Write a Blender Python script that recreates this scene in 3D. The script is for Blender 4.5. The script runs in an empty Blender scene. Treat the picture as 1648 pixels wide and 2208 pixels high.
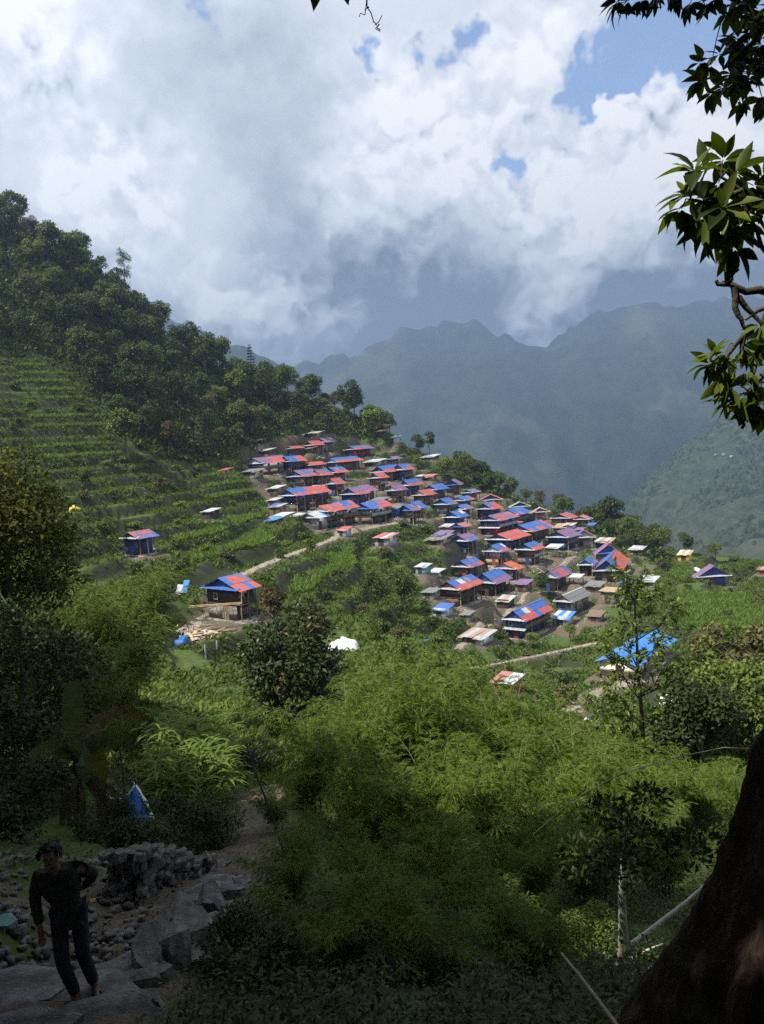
import bpy, bmesh, math, random
import numpy as np
from mathutils import Vector, Matrix
sc = bpy.context.scene
col = sc.collection
R = math.radians
# ------------------------------------------------------------------ camera
FPX, CX, CY = 1668.0, 824.0, 1104.0
PITCH, ROLL = R(4.9), R(4.5)
_f = Vector((0, math.cos(PITCH), -math.sin(PITCH)))
_r0 = Vector((1, 0, 0)); _u0 = Vector((0, math.sin(PITCH), math.cos(PITCH)))
_r = math.cos(ROLL)*_r0 - math.sin(ROLL)*_u0
_u = math.sin(ROLL)*_r0 + math.cos(ROLL)*_u0
cd = bpy.data.cameras.new('camera'); cam = bpy.data.objects.new('camera', cd); col.objects.link(cam)
m = Matrix.Identity(4)
for i in range(3):
    m[i][0] = _r[i]; m[i][1] = _u[i]; m[i][2] = -_f[i]
cam.matrix_world = m
cd.sensor_fit = 'VERTICAL'; cd.sensor_height = 36.0; cd.lens = 36.0*FPX/2208.0
cd.clip_start = 0.05; cd.clip_end = 30000
sc.camera = cam
def ray(px, py):
    d = _f + _r*((px-CX)/FPX) + _u*((CY-py)/FPX)
    return d
def P(px, py, Y):                      # the point of the place seen at a picture position, Y metres ahead
    d = ray(px, py); return d*(Y/d.y)
_RB = np.array([list(_r), list(_u), list(_f)])
def proj(p):                           # points (N,3) -> picture positions
    q = np.asarray(p, float) @ _RB.T
    return np.stack([CX+FPX*q[:, 0]/q[:, 2], CY-FPX*q[:, 1]/q[:, 2]], 1)
sc.cycles.use_denoising = False
# ------------------------------------------------------------------ light
sc.view_settings.view_transform = 'Standard'; sc.view_settings.look = 'None'
sc.view_settings.exposure = 0.75; sc.view_settings.gamma = 1.0; sc.view_settings.use_curve_mapping = False
SUN_EL = R(59); SUN_AZ = math.atan2(-0.92, -0.36)      # azimuth measured from +Y towards +X
sdir = Vector((math.sin(SUN_AZ)*math.cos(SUN_EL), math.cos(SUN_AZ)*math.cos(SUN_EL), math.sin(SUN_EL)))
sl = bpy.data.lights.new('sun', 'SUN'); sl.energy = 5.0; sl.angle = R(0.53); sl.color = (1.0, 0.955, 0.88)
so = bpy.data.objects.new('sun', sl); col.objects.link(so)
so.rotation_euler = (-sdir).to_track_quat('-Z', 'Y').to_euler(); so.location = sdir*300
W = bpy.data.worlds.new('World'); sc.world = W; W.use_nodes = True
try:
    W.cycles.sampling_method = 'MANUAL'; W.cycles.sample_map_resolution = 512
except Exception: pass
class NB:                              # small node-graph helper
    def __init__(s, tree): s.t = tree; s.n = tree.nodes; s.l = tree.links
    def new(s, typ, **kw):
        n = s.n.new(typ)
        for k, v in kw.items():
            setattr(n, k, v)
        return n
    def put(s, sock, v):
        if v is None: return
        if isinstance(v, bpy.types.NodeSocket): s.l.new(v, sock)
        else: sock.default_value = v
    def math(s, op, a, b=None, c=None, clamp=False):
        n = s.new('ShaderNodeMath', operation=op); n.use_clamp = clamp
        s.put(n.inputs[0], a); s.put(n.inputs[1], b)
        if c is not None: s.put(n.inputs[2], c)
        return n.outputs[0]
    def vmath(s, op, a, b=None, scale=None):
        n = s.new('ShaderNodeVectorMath', operation=op)
        s.put(n.inputs[0], a); s.put(n.inputs[1], b)
        if scale is not None: s.put(n.inputs['Scale'], scale)
        return n.outputs['Value'] if op in ('DISTANCE', 'LENGTH', 'DOT_PRODUCT') else n.outputs[0]
    def noise(s, vec, scale, detail=4, rough=0.5, dist=0.0, out='Fac'):
        n = s.new('ShaderNodeTexNoise'); s.put(n.inputs['Vector'], vec)
        n.inputs['Scale'].default_value = scale; n.inputs['Detail'].default_value = detail
        n.inputs['Roughness'].default_value = rough; n.inputs['Distortion'].default_value = dist
        return n.outputs[out]
    def voro(s, vec, scale, feature='F1', detail=0, rough=0.5, out='Distance'):
        n = s.new('ShaderNodeTexVoronoi', feature=feature); s.put(n.inputs['Vector'], vec)
        n.inputs['Scale'].default_value = scale
        if 'Detail' in n.inputs: n.inputs['Detail'].default_value = detail; n.inputs['Roughness'].default_value = rough
        return n.outputs[out]
    def ramp(s, fac, pts, interp='LINEAR'):
        n = s.new('ShaderNodeValToRGB'); s.put(n.inputs[0], fac); cr = n.color_ramp; cr.interpolation = interp
        while len(cr.elements) < len(pts): cr.elements.new(0.5)
        for e, (p, c) in zip(cr.elements, pts):
            e.position = p; e.color = (c[0], c[1], c[2], 1) if len(c) == 3 else c
        return n.outputs[0]
    def mix(s, fac, a, b, mode='MIX'):
        n = s.new('ShaderNodeMix', data_type='RGBA', blend_type=mode)
        s.put(n.inputs[0], fac)
        for sock, v in ((n.inputs[6], a), (n.inputs[7], b)):
            if isinstance(v, tuple) and len(v) == 3: v = (v[0], v[1], v[2], 1)
            s.put(sock, v)
        return n.outputs[2]
    def map(s, v, a, b, c=0.0, d=1.0, smooth=True):
        n = s.new('ShaderNodeMapRange', interpolation_type='SMOOTHSTEP' if smooth else 'LINEAR')
        s.put(n.inputs[0], v)
        for i, x in enumerate((a, b, c, d)): n.inputs[i+1].default_value = x
        return n.outputs[0]
def build_sky():
    b = NB(W.node_tree); b.n.clear()
    out = b.new('ShaderNodeOutputWorld'); bg = b.new('ShaderNodeBackground'); bg.inputs[1].default_value = 0.1
    b.l.new(bg.outputs[0], out.inputs[0])
    sky = b.new('ShaderNodeTexSky', sky_type='NISHITA'); sky.sun_disc = False
    sky.sun_elevation = SUN_EL; sky.sun_rotation = SUN_AZ; sky.altitude = 2000; sky.dust_density = 0.6; sky.air_density = 1.0
    d = b.new('ShaderNodeTexCoord').outputs['Generated']
    n1 = b.noise(d, 4.0, 2, 0.55, 0.0, 'Color'); n2 = b.noise(d, 17.0, 3, 0.62, 0.0, 'Color')
    w1 = b.vmath('SCALE', b.vmath('SUBTRACT', n1, (.5, .5, .5)), scale=0.16)
    w2 = b.vmath('SCALE', b.vmath('SUBTRACT', n2, (.5, .5, .5)), scale=0.10)
    dw = b.vmath('ADD', d, b.vmath('ADD', w1, w2))
    def blobs(lst, vec):
        acc = None
        for px, py, rad, amp in lst:
            dd = ray(px, py).normalized()
            v = b.map(b.vmath('DISTANCE', vec, tuple(dd)), 0.0, rad/FPX, amp, 0.0)
            acc = v if acc is None else b.math('ADD', acc, v)
        return acc
    holes = [(450, 45, 72, .66), (800, 118, 45, .66), (915, 92, 55, .62), (1010, 112, 62, .72), (1085, 125, 45, .45), (1245, 40, 60, .42),
             (1440, 50, 140, 1.0), (1330, 125, 95, .95), (1230, 205, 88, .95), (1560, 50, 130, 1.0), (1283, 185, 70, .8),
             (1112, 338, 65, .75), (1700, -60, 260, 1.0)]
    bright = [(60, 70, 230, .55), (290, 410, 190, .55), (180, 360, 150, .35), (1090, 270, 210, .5), (860, 230, 190, .40), (960, 340, 170, .45),
              (1440, 190, 210, .60), (1560, 330, 230, .45), (1290, 380, 220, .40), (1180, 460, 170, .3), (1150, 690, 140, .55), (1230, 600, 90, .3),
              (480, 610, 120, .5), (720, 690, 150, .35), (560, 690, 120, .35), (830, 480, 160, .30), (1500, 480, 200, .35), (1180, 70, 200, .25), (600, 720, 170, .25)]
    dark = [(560, 260, 300, .16), (330, 150, 220, .12), (700, 580, 230, .20), (1360, 600, 150, .34), (1520, 600, 200, .22), (900, 640, 240, .14),
            (150, 600, 300, .08), (640, 420, 200, .12), (930, 740, 230, .16), (780, 780, 200, .12), (1100, 820, 220, .16), (1380, 700, 220, .18), (1600, 690, 220, .18), (330, 610, 150, .10), (1000, 540, 160, .10)]
    big = b.noise(dw, 4.2, 6, 0.56); soft = b.noise(b.vmath('ADD', d, b.vmath('SCALE', w1, scale=0.5)), 2.6, 3, 0.5)
    # cauliflower heads: inverted smooth cells, small ones sitting on large ones; lit by comparing with a step towards the sun
    def puff(vec):
        v1 = b.voro(vec, 8.0, 'F1', 1, 0.5); v2 = b.voro(vec, 27.0, 'F1', 1, 0.6)
        return b.math('SUBTRACT', 1.0, b.math('ADD', b.math('MULTIPLY', v1, 0.9), b.math('MULTIPLY', v2, 0.42)))
    dp = b.vmath('ADD', d, b.vmath('SCALE', b.vmath('ADD', w1, w2), scale=0.55))
    off = (sdir.x*0.010, -0.002, 0.018)
    pa = puff(dp); pb = puff(b.vmath('ADD', dp, off))
    relief = b.math('MULTIPLY', b.math('SUBTRACT', pa, pb), 2.2)
    H = b.math('ADD', blobs(holes, dw), b.math('MULTIPLY', b.math('SUBTRACT', big, 0.5), 0.6))
    H = b.math('SUBTRACT', H, b.math('MULTIPLY', b.math('SUBTRACT', pa, 0.35), 0.30))
    cover = b.map(H, 0.36, 0.74, 1.0, 0.06)
    brt = blobs(bright, dw); drk = blobs(dark, dw)
    B = b.math('ADD', 0.57, b.math('SUBTRACT', brt, drk))
    B = b.math('ADD', B, b.math('MULTIPLY', b.math('SUBTRACT', big, 0.5), 0.60))
    B = b.math('ADD', B, b.math('MULTIPLY', b.math('SUBTRACT', soft, 0.5), 0.55))
    gain = b.math('ADD', 0.05, b.math('MULTIPLY', b.math('MAXIMUM', brt, 0.0), 1.1))
    B = b.math('ADD', B, b.math('MULTIPLY', relief, b.math('MINIMUM', gain, 0.85)))
    B = b.math('ADD', B, b.math('MULTIPLY', b.math('SUBTRACT', pa, 0.4), b.math('MULTIPLY', gain, 0.55)))
    sx = b.new('ShaderNodeSeparateXYZ'); b.l.new(dw, sx.inputs[0])
    B = b.math('SUBTRACT', B, b.map(b.math('ADD', sx.outputs[2], b.math('MULTIPLY', b.math('SUBTRACT', big, 0.5), 0.22)), 0.27, 0.12, 0.0, 0.44))      # cloud bases are darker low down, all round
    cl = b.ramp(B, [(0.0, (.125, .158, .19)), (0.22, (.38, .42, .47)), (0.5, (.69, .72, .775)), (0.78, (.88, .89, .93)), (1.0, (1.03, 1.03, 1.03))])
    cl = b.vmath('SCALE', cl, scale=7.1)
    blue = b.mix(1.0, sky.outputs[0], (1.38, 1.38, 1.42), 'MULTIPLY')
    b.l.new(b.mix(cover, blue, cl), bg.inputs[0])
build_sky()
# ------------------------------------------------------------------ general helpers
rng = np.random.default_rng(11); rnd = random.Random(7)
def mesh_np(name, V, F, mat=None, tint=None, smooth=False):
    V = np.asarray(V, np.float32).reshape(-1, 3); F = np.asarray(F, np.int32)
    me = bpy.data.meshes.new(name); k = F.shape[1]; n = len(F)
    me.vertices.add(len(V)); me.vertices.foreach_set('co', V.ravel())
    me.loops.add(n*k); me.loops.foreach_set('vertex_index', F.ravel())
    me.polygons.add(n); me.polygons.foreach_set('loop_start', np.arange(0, n*k, k, dtype=np.int32))
    if smooth: me.polygons.foreach_set('use_smooth', np.ones(n, bool))
    if tint is not None:
        at = me.attributes.new('tint', 'FLOAT', 'FACE'); at.data.foreach_set('value', np.asarray(tint, np.float32))
    me.update(calc_edges=True)
    if mat: me.materials.append(mat)
    return me
def link(name, data, parent=None, loc=None, rot=None, scale=None):
    o = bpy.data.objects.new(name, data); col.objects.link(o)
    if parent is not None: o.parent = parent
    if loc is not None: o.location = loc
    if rot is not None: o.rotation_euler = rot
    if scale is not None: o.scale = scale
    return o
def tag(o, label, cat, group=None, kind=None):
    o['label'] = label; o['category'] = cat
    if group: o['group'] = group
    if kind: o['kind'] = kind
    return o
def thing(name, label, cat, loc=(0, 0, 0), rz=0.0, group=None):
    o = bpy.data.objects.new(name, None); col.objects.link(o); o.empty_display_size = 0.2
    o.location = loc; o.rotation_euler = (0, 0, rz)
    return tag(o, label, cat, group)
def struct(name, me):
    o = link(name, me); o['kind'] = 'structure'; return o
def copy_tree(o, parent=None):
    c = o.copy(); col.objects.link(c)
    if parent is not None: c.parent = parent
    for ch in list(o.children): copy_tree(ch, c)
    return c
def _h(ix, iy, seed):
    n = (ix.astype(np.int64)*374761393 + iy.astype(np.int64)*668265263 + seed*1274126177) & 0xffffffff
    n = ((n ^ (n >> 13))*1274126177) & 0xffffffff
    return ((n ^ (n >> 16)) & 0xffff)/65535.0
def vnoise(x, y, seed=0):
    x = np.asarray(x, float); y = np.asarray(y, float)
    ix = np.floor(x); iy = np.floor(y); fx = x-ix; fy = y-iy
    fx = fx*fx*(3-2*fx); fy = fy*fy*(3-2*fy)
    a = _h(ix, iy, seed); b_ = _h(ix+1, iy, seed); c = _h(ix, iy+1, seed); d = _h(ix+1, iy+1, seed)
    return (a*(1-fx)+b_*fx)*(1-fy)+(c*(1-fx)+d*fx)*fy
def fbm(x, y, seed=0, oct=4, gain=0.5):
    s = 0; a = 1; t = 0
    for i in range(oct):
        s = s+a*vnoise(x*2**i+17.3*i, y*2**i-9.1*i, seed+i); t += a; a *= gain
    return s/t
def sstep(x, a, b_):
    t = np.clip((x-a)/(b_-a), 0, 1); return t*t*(3-2*t)
def inpoly(pts, poly):
    x = pts[:, 0]; y = pts[:, 1]; ins = np.zeros(len(pts), bool); n = len(poly); j = n-1
    for i in range(n):
        xi, yi = poly[i]; xj, yj = poly[j]
        c = ((yi > y) != (yj > y)) & (x < (xj-xi)*(y-yi)/(yj-yi+1e-9)+xi)
        ins ^= c; j = i
    return ins
# shape helpers: all return (V, F) with quads
BOXF = np.array([[0, 1, 2, 3], [7, 6, 5, 4], [0, 4, 5, 1], [1, 5, 6, 2], [2, 6, 7, 3], [3, 7, 4, 0]])
def boxv(x0, x1, y0, y1, z0, z1):
    return np.array([[x0, y0, z0], [x0, y1, z0], [x1, y1, z0], [x1, y0, z0], [x0, y0, z1], [x0, y1, z1], [x1, y1, z1], [x1, y0, z1]], float)
class MB:
    def __init__(s): s.V = []; s.F = []; s.T = []; s.n = 0
    def add(s, V, F, tint=None):
        V = np.asarray(V, float).reshape(-1, 3); F = np.asarray(F, int)
        s.V.append(V); s.F.append(F+s.n); s.n += len(V)
        s.T.append(np.full(len(F), 0.5) if tint is None else (np.full(len(F), tint) if np.isscalar(tint) else np.asarray(tint)))
        return s
    def box(s, *a): return s.add(boxv(*a), BOXF)
    def tube(s, pts, rad, n=7, cap=True):
        V, F = tube(pts, rad, n, cap); return s.add(V, F)
    def mesh(s, name, mat, smooth=False):
        return mesh_np(name, np.concatenate(s.V), np.concatenate(s.F), mat, np.concatenate(s.T), smooth)
def tube(pts, rad, n=7, cap=True):
    pts = np.asarray(pts, float); m_ = len(pts); rad = np.broadcast_to(np.asarray(rad, float), (m_,))
    t = np.gradient(pts, axis=0); t /= np.linalg.norm(t, axis=1)[:, None]+1e-9
    ref = np.array([0, 0, 1.0]) if abs(t[0][2]) < 0.9 else np.array([1.0, 0, 0])
    V = []
    a = np.linspace(0, 2*np.pi, n, endpoint=False)
    u = np.cross(t[0], ref); u /= np.linalg.norm(u)
    for i in range(m_):
        u = u-t[i]*np.dot(u, t[i]); u /= np.linalg.norm(u)+1e-9
        v = np.cross(t[i], u)
        V.append(pts[i]+rad[i]*(np.cos(a)[:, None]*u+np.sin(a)[:, None]*v))
    V = np.concatenate(V); F = []
    for i in range(m_-1):
        for k in range(n):
            k2 = (k+1) % n
            F.append([i*n+k, i*n+k2, (i+1)*n+k2, (i+1)*n+k])
    return V, np.array(F)
def leaves(cen, nor, axis, ln, wd, fold=0.0):
    """kite shaped leaves: base, two sides, tip. cen = base point"""
    N = len(cen); axis = axis/np.linalg.norm(axis, axis=1)[:, None]
    nor = nor-axis*np.sum(nor*axis, 1)[:, None]; nor /= np.linalg.norm(nor, axis=1)[:, None]+1e-9
    side = np.cross(axis, nor); ln = np.broadcast_to(ln, (N,))[:, None]; wd = np.broadcast_to(wd, (N,))[:, None]
    mid = cen+axis*ln*0.45
    V = np.stack([cen, mid+side*wd*.5+nor*wd*fold, cen+axis*ln-nor*wd*fold*.6, mid-side*wd*.5+nor*wd*fold], 1).reshape(-1, 3)
    F = np.arange(N*4).reshape(-1, 4)
    return V, F
def rdir(n, g=None):
    v = (g or rng).normal(size=(n, 3)); return v/np.linalg.norm(v, axis=1)[:, None]
# ------------------------------------------------------------------ materials
def mat(name):
    m_ = bpy.data.materials.new(name); m_.use_nodes = True; b = NB(m_.node_tree); b.n.clear()
    o = b.new('ShaderNodeOutputMaterial'); return m_, b, o
def principled(b, o, color, rough=0.8, spec=0.3, bump=None, metal=0.0):
    p = b.new('ShaderNodeBsdfPrincipled'); b.put(p.inputs['Base Color'], color if not isinstance(color, tuple) else (*color[:3], 1))
    b.put(p.inputs['Roughness'], rough); b.put(p.inputs['Specular IOR Level'], spec); p.inputs['Metallic'].default_value = metal
    if bump is not None:
        bn = b.new('ShaderNodeBump'); bn.inputs['Strength'].default_value = bump[1]; bn.inputs['Distance'].default_value = bump[2]
        b.put(bn.inputs['Height'], bump[0]); b.l.new(bn.outputs[0], p.inputs['Normal'])
    b.l.new(p.outputs[0], o.inputs[0]); return p
def leaf_mat(name, c1, c2, c3=None, trans=0.35, rough=0.5, spec=0.35, objvar=0.35, third=0.86):
    """leaf colours: spread by leaf (tint) and a little by plant"""
    m_, b, o = mat(name)
    t = b.new('ShaderNodeAttribute'); t.attribute_name = 'tint'; tf = t.outputs['Fac']
    oi = b.new('ShaderNodeObjectInfo').outputs['Random']
    c = b.mix(tf, c1, c2)
    if c3 is not None: c = b.mix(b.math('GREATER_THAN', tf, third), c, c3)
    k = b.math('ADD', 1-objvar/2, b.math('MULTIPLY', oi, objvar))
    hs = b.new('ShaderNodeHueSaturation'); b.put(hs.inputs['Color'], c)
    b.put(hs.inputs['Value'], k); b.put(hs.inputs['Hue'], b.math('ADD', 0.5+0.02*objvar, b.math('MULTIPLY', oi, -0.05*objvar)))
    c = b.mix(1.0, hs.outputs[0], (1.11, .97, .86), 'MULTIPLY')
    p = b.new('ShaderNodeBsdfPrincipled'); b.put(p.inputs['Base Color'], c); p.inputs['Roughness'].default_value = min(.9, rough+.12)
    p.inputs['Specular IOR Level'].default_value = spec*.45
    tr = b.new('ShaderNodeBsdfTranslucent'); b.put(tr.inputs[0], b.mix(1.0, c, (1.15, 1.25, 0.55), 'MULTIPLY'))
    mx = b.new('ShaderNodeMixShader'); mx.inputs[0].default_value = trans
    b.l.new(p.outputs[0], mx.inputs[1]); b.l.new(tr.outputs[0], mx.inputs[2]); b.l.new(mx.outputs[0], o.inputs[0])
    return m_
def obj_coord(b): return b.new('ShaderNodeTexCoord').outputs['Object']
def pos(b): return b.new('ShaderNodeNewGeometry').outputs['Position']
def rough_mat(name, stops, scale=3.0, detail=5, rough=0.9, bump=0.5, bdist=0.03, world=False, spec=0.2, bscale=None):
    m_, b, o = mat(name); v = pos(b) if world else obj_coord(b)
    n = b.noise(v, scale, detail, 0.62); c = b.ramp(n, stops)
    h = b.noise(v, bscale or scale*4, 5, 0.65)
    principled(b, o, c, rough, spec, (h, bump, bdist)); return m_
def sheet_mat(name, c, rough=0.42):
    m_, b, o = mat(name); v = obj_coord(b); oi = b.new('ShaderNodeObjectInfo').outputs['Random']
    n = b.noise(pos(b), 2.2, 5, 0.65); n2 = b.noise(pos(b), 9.0, 4, 0.6)
    dk = tuple(x*.62+.01 for x in c); lt = tuple(min(1, x*1.12+.03) for x in c)
    cc = b.ramp(n, [(.25, dk), (.5, c), (.75, lt)])
    cc = b.mix(b.math('MULTIPLY', oi, 0.42), cc, tuple(.62*x+.075 for x in c))
    cc = b.mix(b.map(n2, .62, .74, 0, .5), cc, (.16, .10, .07))
    principled(b, o, cc, b.math('ADD', rough, b.math('MULTIPLY', n2, .25)), 0.45, (n2, .25, .01)); return m_
M = {}
M['b'] = sheet_mat('blue_sheet', (.025, .105, .36)); M['r'] = sheet_mat('red_sheet', (.40, .075, .062)); M['p'] = sheet_mat('mauve_sheet', (.165, .095, .19))
M['w'] = sheet_mat('zinc_white_sheet', (.43, .45, .45), .4); M['g'] = sheet_mat('grey_green_sheet', (.25, .33, .31)); M['o'] = sheet_mat('orange_sheet', (.46, .085, .035))
M['z'] = sheet_mat('zinc_sheet', (.36, .38, .39), .4); M['B'] = sheet_mat('bright_blue_sheet', (.03, .19, .52)); M['k'] = sheet_mat('pink_red_sheet', (.40, .13, .13))
M['navy'] = sheet_mat('dark_blue_wall_sheet', (.011, .042, .19)); M['dred'] = sheet_mat('dark_red_wall_sheet', (.27, .035, .03)); M['rust'] = sheet_mat('rusty_sheet', (.33, .21, .15), .7)
def stone_wall_mat():
    m_, b, o = mat('stone_masonry'); v = obj_coord(b)
    mp = b.new('ShaderNodeMapping'); b.l.new(v, mp.inputs[0]); mp.inputs['Scale'].default_value = (1, 1, 2.2)
    vd = b.new('ShaderNodeTexVoronoi', feature='F1'); b.l.new(mp.outputs[0], vd.inputs[0]); vd.inputs['Scale'].default_value = 2.6
    ve = b.voro(mp.outputs[0], 2.6, 'DISTANCE_TO_EDGE')
    c = b.mix(0.75, b.ramp(b.noise(v, 5, 5, .6), [(.3, (.13, .115, .095)), (.7, (.31, .28, .235))]), b.ramp(vd.outputs['Color'], [(.1, (.2, .2, .2)), (.9, (.8, .79, .77))]), 'SOFT_LIGHT')
    c = b.mix(b.map(ve, 0, .06, .7, 0), c, (.06, .055, .05))
    principled(b, o, c, .92, .15, (b.map(ve, 0, .1), .9, .05)); return m_
M['stone'] = stone_wall_mat()
M['wood'] = rough_mat('weathered_wood', [(.3, (.10, .07, .05)), (.7, (.24, .18, .13))], 4, 5, .85, .4, .01)
M['pale_wood'] = rough_mat('fresh_timber', [(.3, (.36, .25, .14)), (.7, (.58, .44, .28))], 5, 4, .8, .3, .01)
M['dark_wood'] = rough_mat('dark_timber', [(.3, (.035, .026, .02)), (.7, (.09, .065, .05))], 4, 4, .85, .3, .01)
M['slate'] = rough_mat('slate_roofing', [(.3, (.10, .105, .105)), (.7, (.22, .22, .21))], 5, 5, .75, .7, .03)
M['mud'] = rough_mat('mud_plaster', [(.3, (.26, .19, .12)), (.7, (.42, .32, .21))], 3, 5, .95, .4, .03)
M['cream'] = rough_mat('cream_plaster', [(.3, (.62, .57, .44)), (.7, (.74, .69, .56))], 1.5, 5, .9, .15, .01)
M['white_tarp'] = rough_mat('white_tarpaulin', [(.3, (.62, .62, .60)), (.7, (.80, .80, .78))], 2.5, 4, .55, .4, .05)
M['blue_tarp'] = rough_mat('blue_tarpaulin', [(.3, (.025, .10, .34)), (.7, (.05, .17, .48))], 3, 4, .5, .4, .04)
M['yellow_tarp'] = rough_mat('yellow_tarpaulin', [(.3, (.55, .36, .05)), (.7, (.72, .50, .10))], 3, 4, .6, .4, .04)
M['teal'] = rough_mat('faded_teal_paint', [(.3, (.10, .22, .22)), (.7, (.2, .36, .36))], 3, 4, .7, .2, .01)
M['glass'] = rough_mat('dark_pane', [(.3, (.02, .022, .025)), (.7, (.03, .032, .035))], 2, 1, .12, 0, .01, spec=.5)
M['rock'] = rough_mat('grey_gneiss', [(.28, (.045, .044, .042)), (.5, (.115, .112, .106)), (.72, (.25, .245, .235))], 3.5, 6, .85, .8, .04)
M['rubble'] = rough_mat('pale_rubble', [(.28, (.22, .19, .16)), (.5, (.38, .34, .29)), (.72, (.52, .48, .42))], 2.5, 6, .9, .7, .05, world=True)
M['bark'] = rough_mat('grey_brown_bark', [(.3, (.05, .042, .034)), (.7, (.15, .125, .10))], 6, 5, .9, .8, .03)
M['pale_bark'] = rough_mat('pale_bark', [(.3, (.30, .26, .20)), (.7, (.55, .50, .42))], 7, 5, .85, .5, .01)
# ------------------------------------------------------------------ the lie of the land (control points: picture position and distance)
CP = [(155, 2160, 7.1), (30, 2140, 7.0), (330, 2130, 7.3), (420, 1960, 9.8), (520, 1890, 12.2), (300, 1945, 10.2), (270, 1780, 19), (520, 1700, 26), (525, 1640, 30), (420, 1590, 34), (40, 1800, 14),
      (900, 2150, 8.5), (1340, 2110, 10.0), (1250, 1800, 22), (900, 1700, 27), (1000, 1560, 42), (1390, 1605, 29), (1250, 1560, 60), (700, 1560, 42),
      (740, 1385, 76), (890, 1430, 62), (1100, 1480, 85), (1390, 1460, 103), (1130, 1375, 130), (1010, 1310, 146), (1260, 1330, 138), (1350, 1240, 160), (1500, 1330, 132),
      (1540, 1255, 170), (1600, 1200, 232), (1640, 1420, 95), (1640, 1300, 140),
      (480, 1325, 87), (400, 1310, 86), (320, 1215, 107), (560, 1230, 106), (700, 1170, 136), (830, 1130, 166), (650, 1290, 98), (760, 1330, 101), (850, 1310, 112), (900, 1230, 138), (100, 1300, 62),
      (950, 1180, 160), (1100, 1150, 186), (1050, 1220, 160), (1180, 1190, 172), (1250, 1135, 214), (1000, 1070, 214), (850, 1050, 205), (700, 975, 222), (540, 1045, 183), (620, 1110, 160), (760, 1130, 163), (480, 1110, 146),
      (300, 1100, 126), (150, 1000, 143), (100, 900, 158), (100, 800, 173), (40, 745, 182), (440, 1432, 77), (430, 1490, 62), (455, 1540, 48), (290, 1420, 64), (350, 1370, 78), (1345, 1508, 92), (1330, 1545, 76), (400, 970, 182), (450, 900, 205), (250, 900, 170), (250, 760, 200), (800, 960, 236)]
SKYL = [(-300, 260, 235), (-120, 390, 232), (0, 470, 230), (150, 560, 226), (300, 690, 226), (450, 790, 236), (600, 845, 250), (740, 890, 257), (870, 955, 257), (1000, 1020, 257), (1100, 1075, 256), (1160, 1100, 252),
        (1300, 1145, 242), (1430, 1195, 236), (1600, 1212, 240), (1800, 1250, 240)]
pts = [tuple(P(*c)) for c in CP]
for c in SKYL:
    p = P(*c); pts.append(tuple(p)); q = p*(1/math.hypot(p.x, p.y))
    pts.append((p.x+q.x*45, p.y+q.y*45, p.z-26)); pts.append((p.x+q.x*95, p.y+q.y*95, p.z-85))
pts += [(0, 0, -1.65), (1.5, 2.0, -2.2), (-2, 3, -3.4), (3.5, 4.5, -4.2), (6, 1, -3.6), (-9, 6, -3.0), (-14, 14, -4.5), (-20, 30, -6), (-8, -8, 2.0), (8, -8, 0), (14, 6, -6.5), (-30, -20, 8), (30, -20, 2), (0, -40, 10),
        (-62, 60, -3), (-85, 110, 12), (-120, 150, 38), (-130, 60, 30), (70, 60, -34), (110, 120, -47), (160, 200, -66), (50, 20, -18), (28, 12, -11), (140, 60, -55)]
pts = np.array(pts)
SC = 60.0
def _phi(r): return r*r*np.log(r+1e-9)
_n = len(pts); _X = pts[:, :2]/SC
_K = _phi(np.linalg.norm(_X[:, None]-_X[None], axis=2))+np.eye(_n)*0.0015
_A = np.zeros((_n+3, _n+3)); _A[:_n, :_n] = _K; _A[:_n, _n] = 1; _A[:_n, _n+1:] = _X; _A[_n, :_n] = 1; _A[_n+1:, :_n] = _X.T
_w = np.linalg.solve(_A, np.concatenate([pts[:, 2], np.zeros(3)]))
def h0(x, y):
    x = np.atleast_1d(np.asarray(x, float)); y = np.atleast_1d(np.asarray(y, float)); sh = x.shape
    q = np.stack([x.ravel(), y.ravel()], 1)/SC; out = np.zeros(len(q))
    for i in range(0, len(q), 40000):
        qq = q[i:i+40000]; r = np.linalg.norm(qq[:, None]-_X[None], axis=2)
        out[i:i+40000] = _phi(r)@_w[:_n]+_w[_n]+qq@_w[_n+1:]
    return out.reshape(sh)
FOREST = [(-400, 300), (-150, 380), (0, 460), (160, 560), (300, 690), (450, 790), (600, 845), (740, 890), (870, 955), (800, 945), (700, 938), (600, 940), (520, 985), (430, 1000), (330, 985), (240, 925), (205, 850), (110, 770), (-400, 700)]
WOOD_R = [(985, 1010), (1090, 1070), (1165, 1100), (1300, 1140), (1440, 1195), (1420, 1215), (1330, 1175), (1270, 1150), (1200, 1110), (1130, 1085), (1040, 1060), (985, 1035)]
def terraced(x, y, z):
    pj = proj(np.stack([x.ravel(), y.ravel(), z.ravel()], 1)); ymask = y.ravel()
    m_ = (ymask > 48) & (ymask < 265)
    m_ &= ~inpoly(pj, FOREST)
    w = m_.astype(float).reshape(x.shape)
    k = 5                                            # soften the mask
    for ax in (0, 1):
        c = np.cumsum(np.insert(np.pad(w, [(k, k) if a == ax else (0, 0) for a in (0, 1)], mode='edge'), 0, 0, axis=ax), axis=ax)
        n = w.shape[ax]
        sl_ = [slice(None)]*2; s2 = [slice(None)]*2; sl_[ax] = slice(2*k+1, 2*k+1+n); s2[ax] = slice(0, n)
        w = (c[tuple(sl_)]-c[tuple(s2)])/(2*k+1)
    return w*sstep(y, 48, 62)
GX0, GX1, GY0, GY1, GS = -190.0, 170.0, -45.0, 375.0, 0.7
gx = np.arange(GX0, GX1, GS); gy = np.arange(GY0, GY1, GS)
XX, YY = np.meshgrid(gx, gy)
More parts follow.
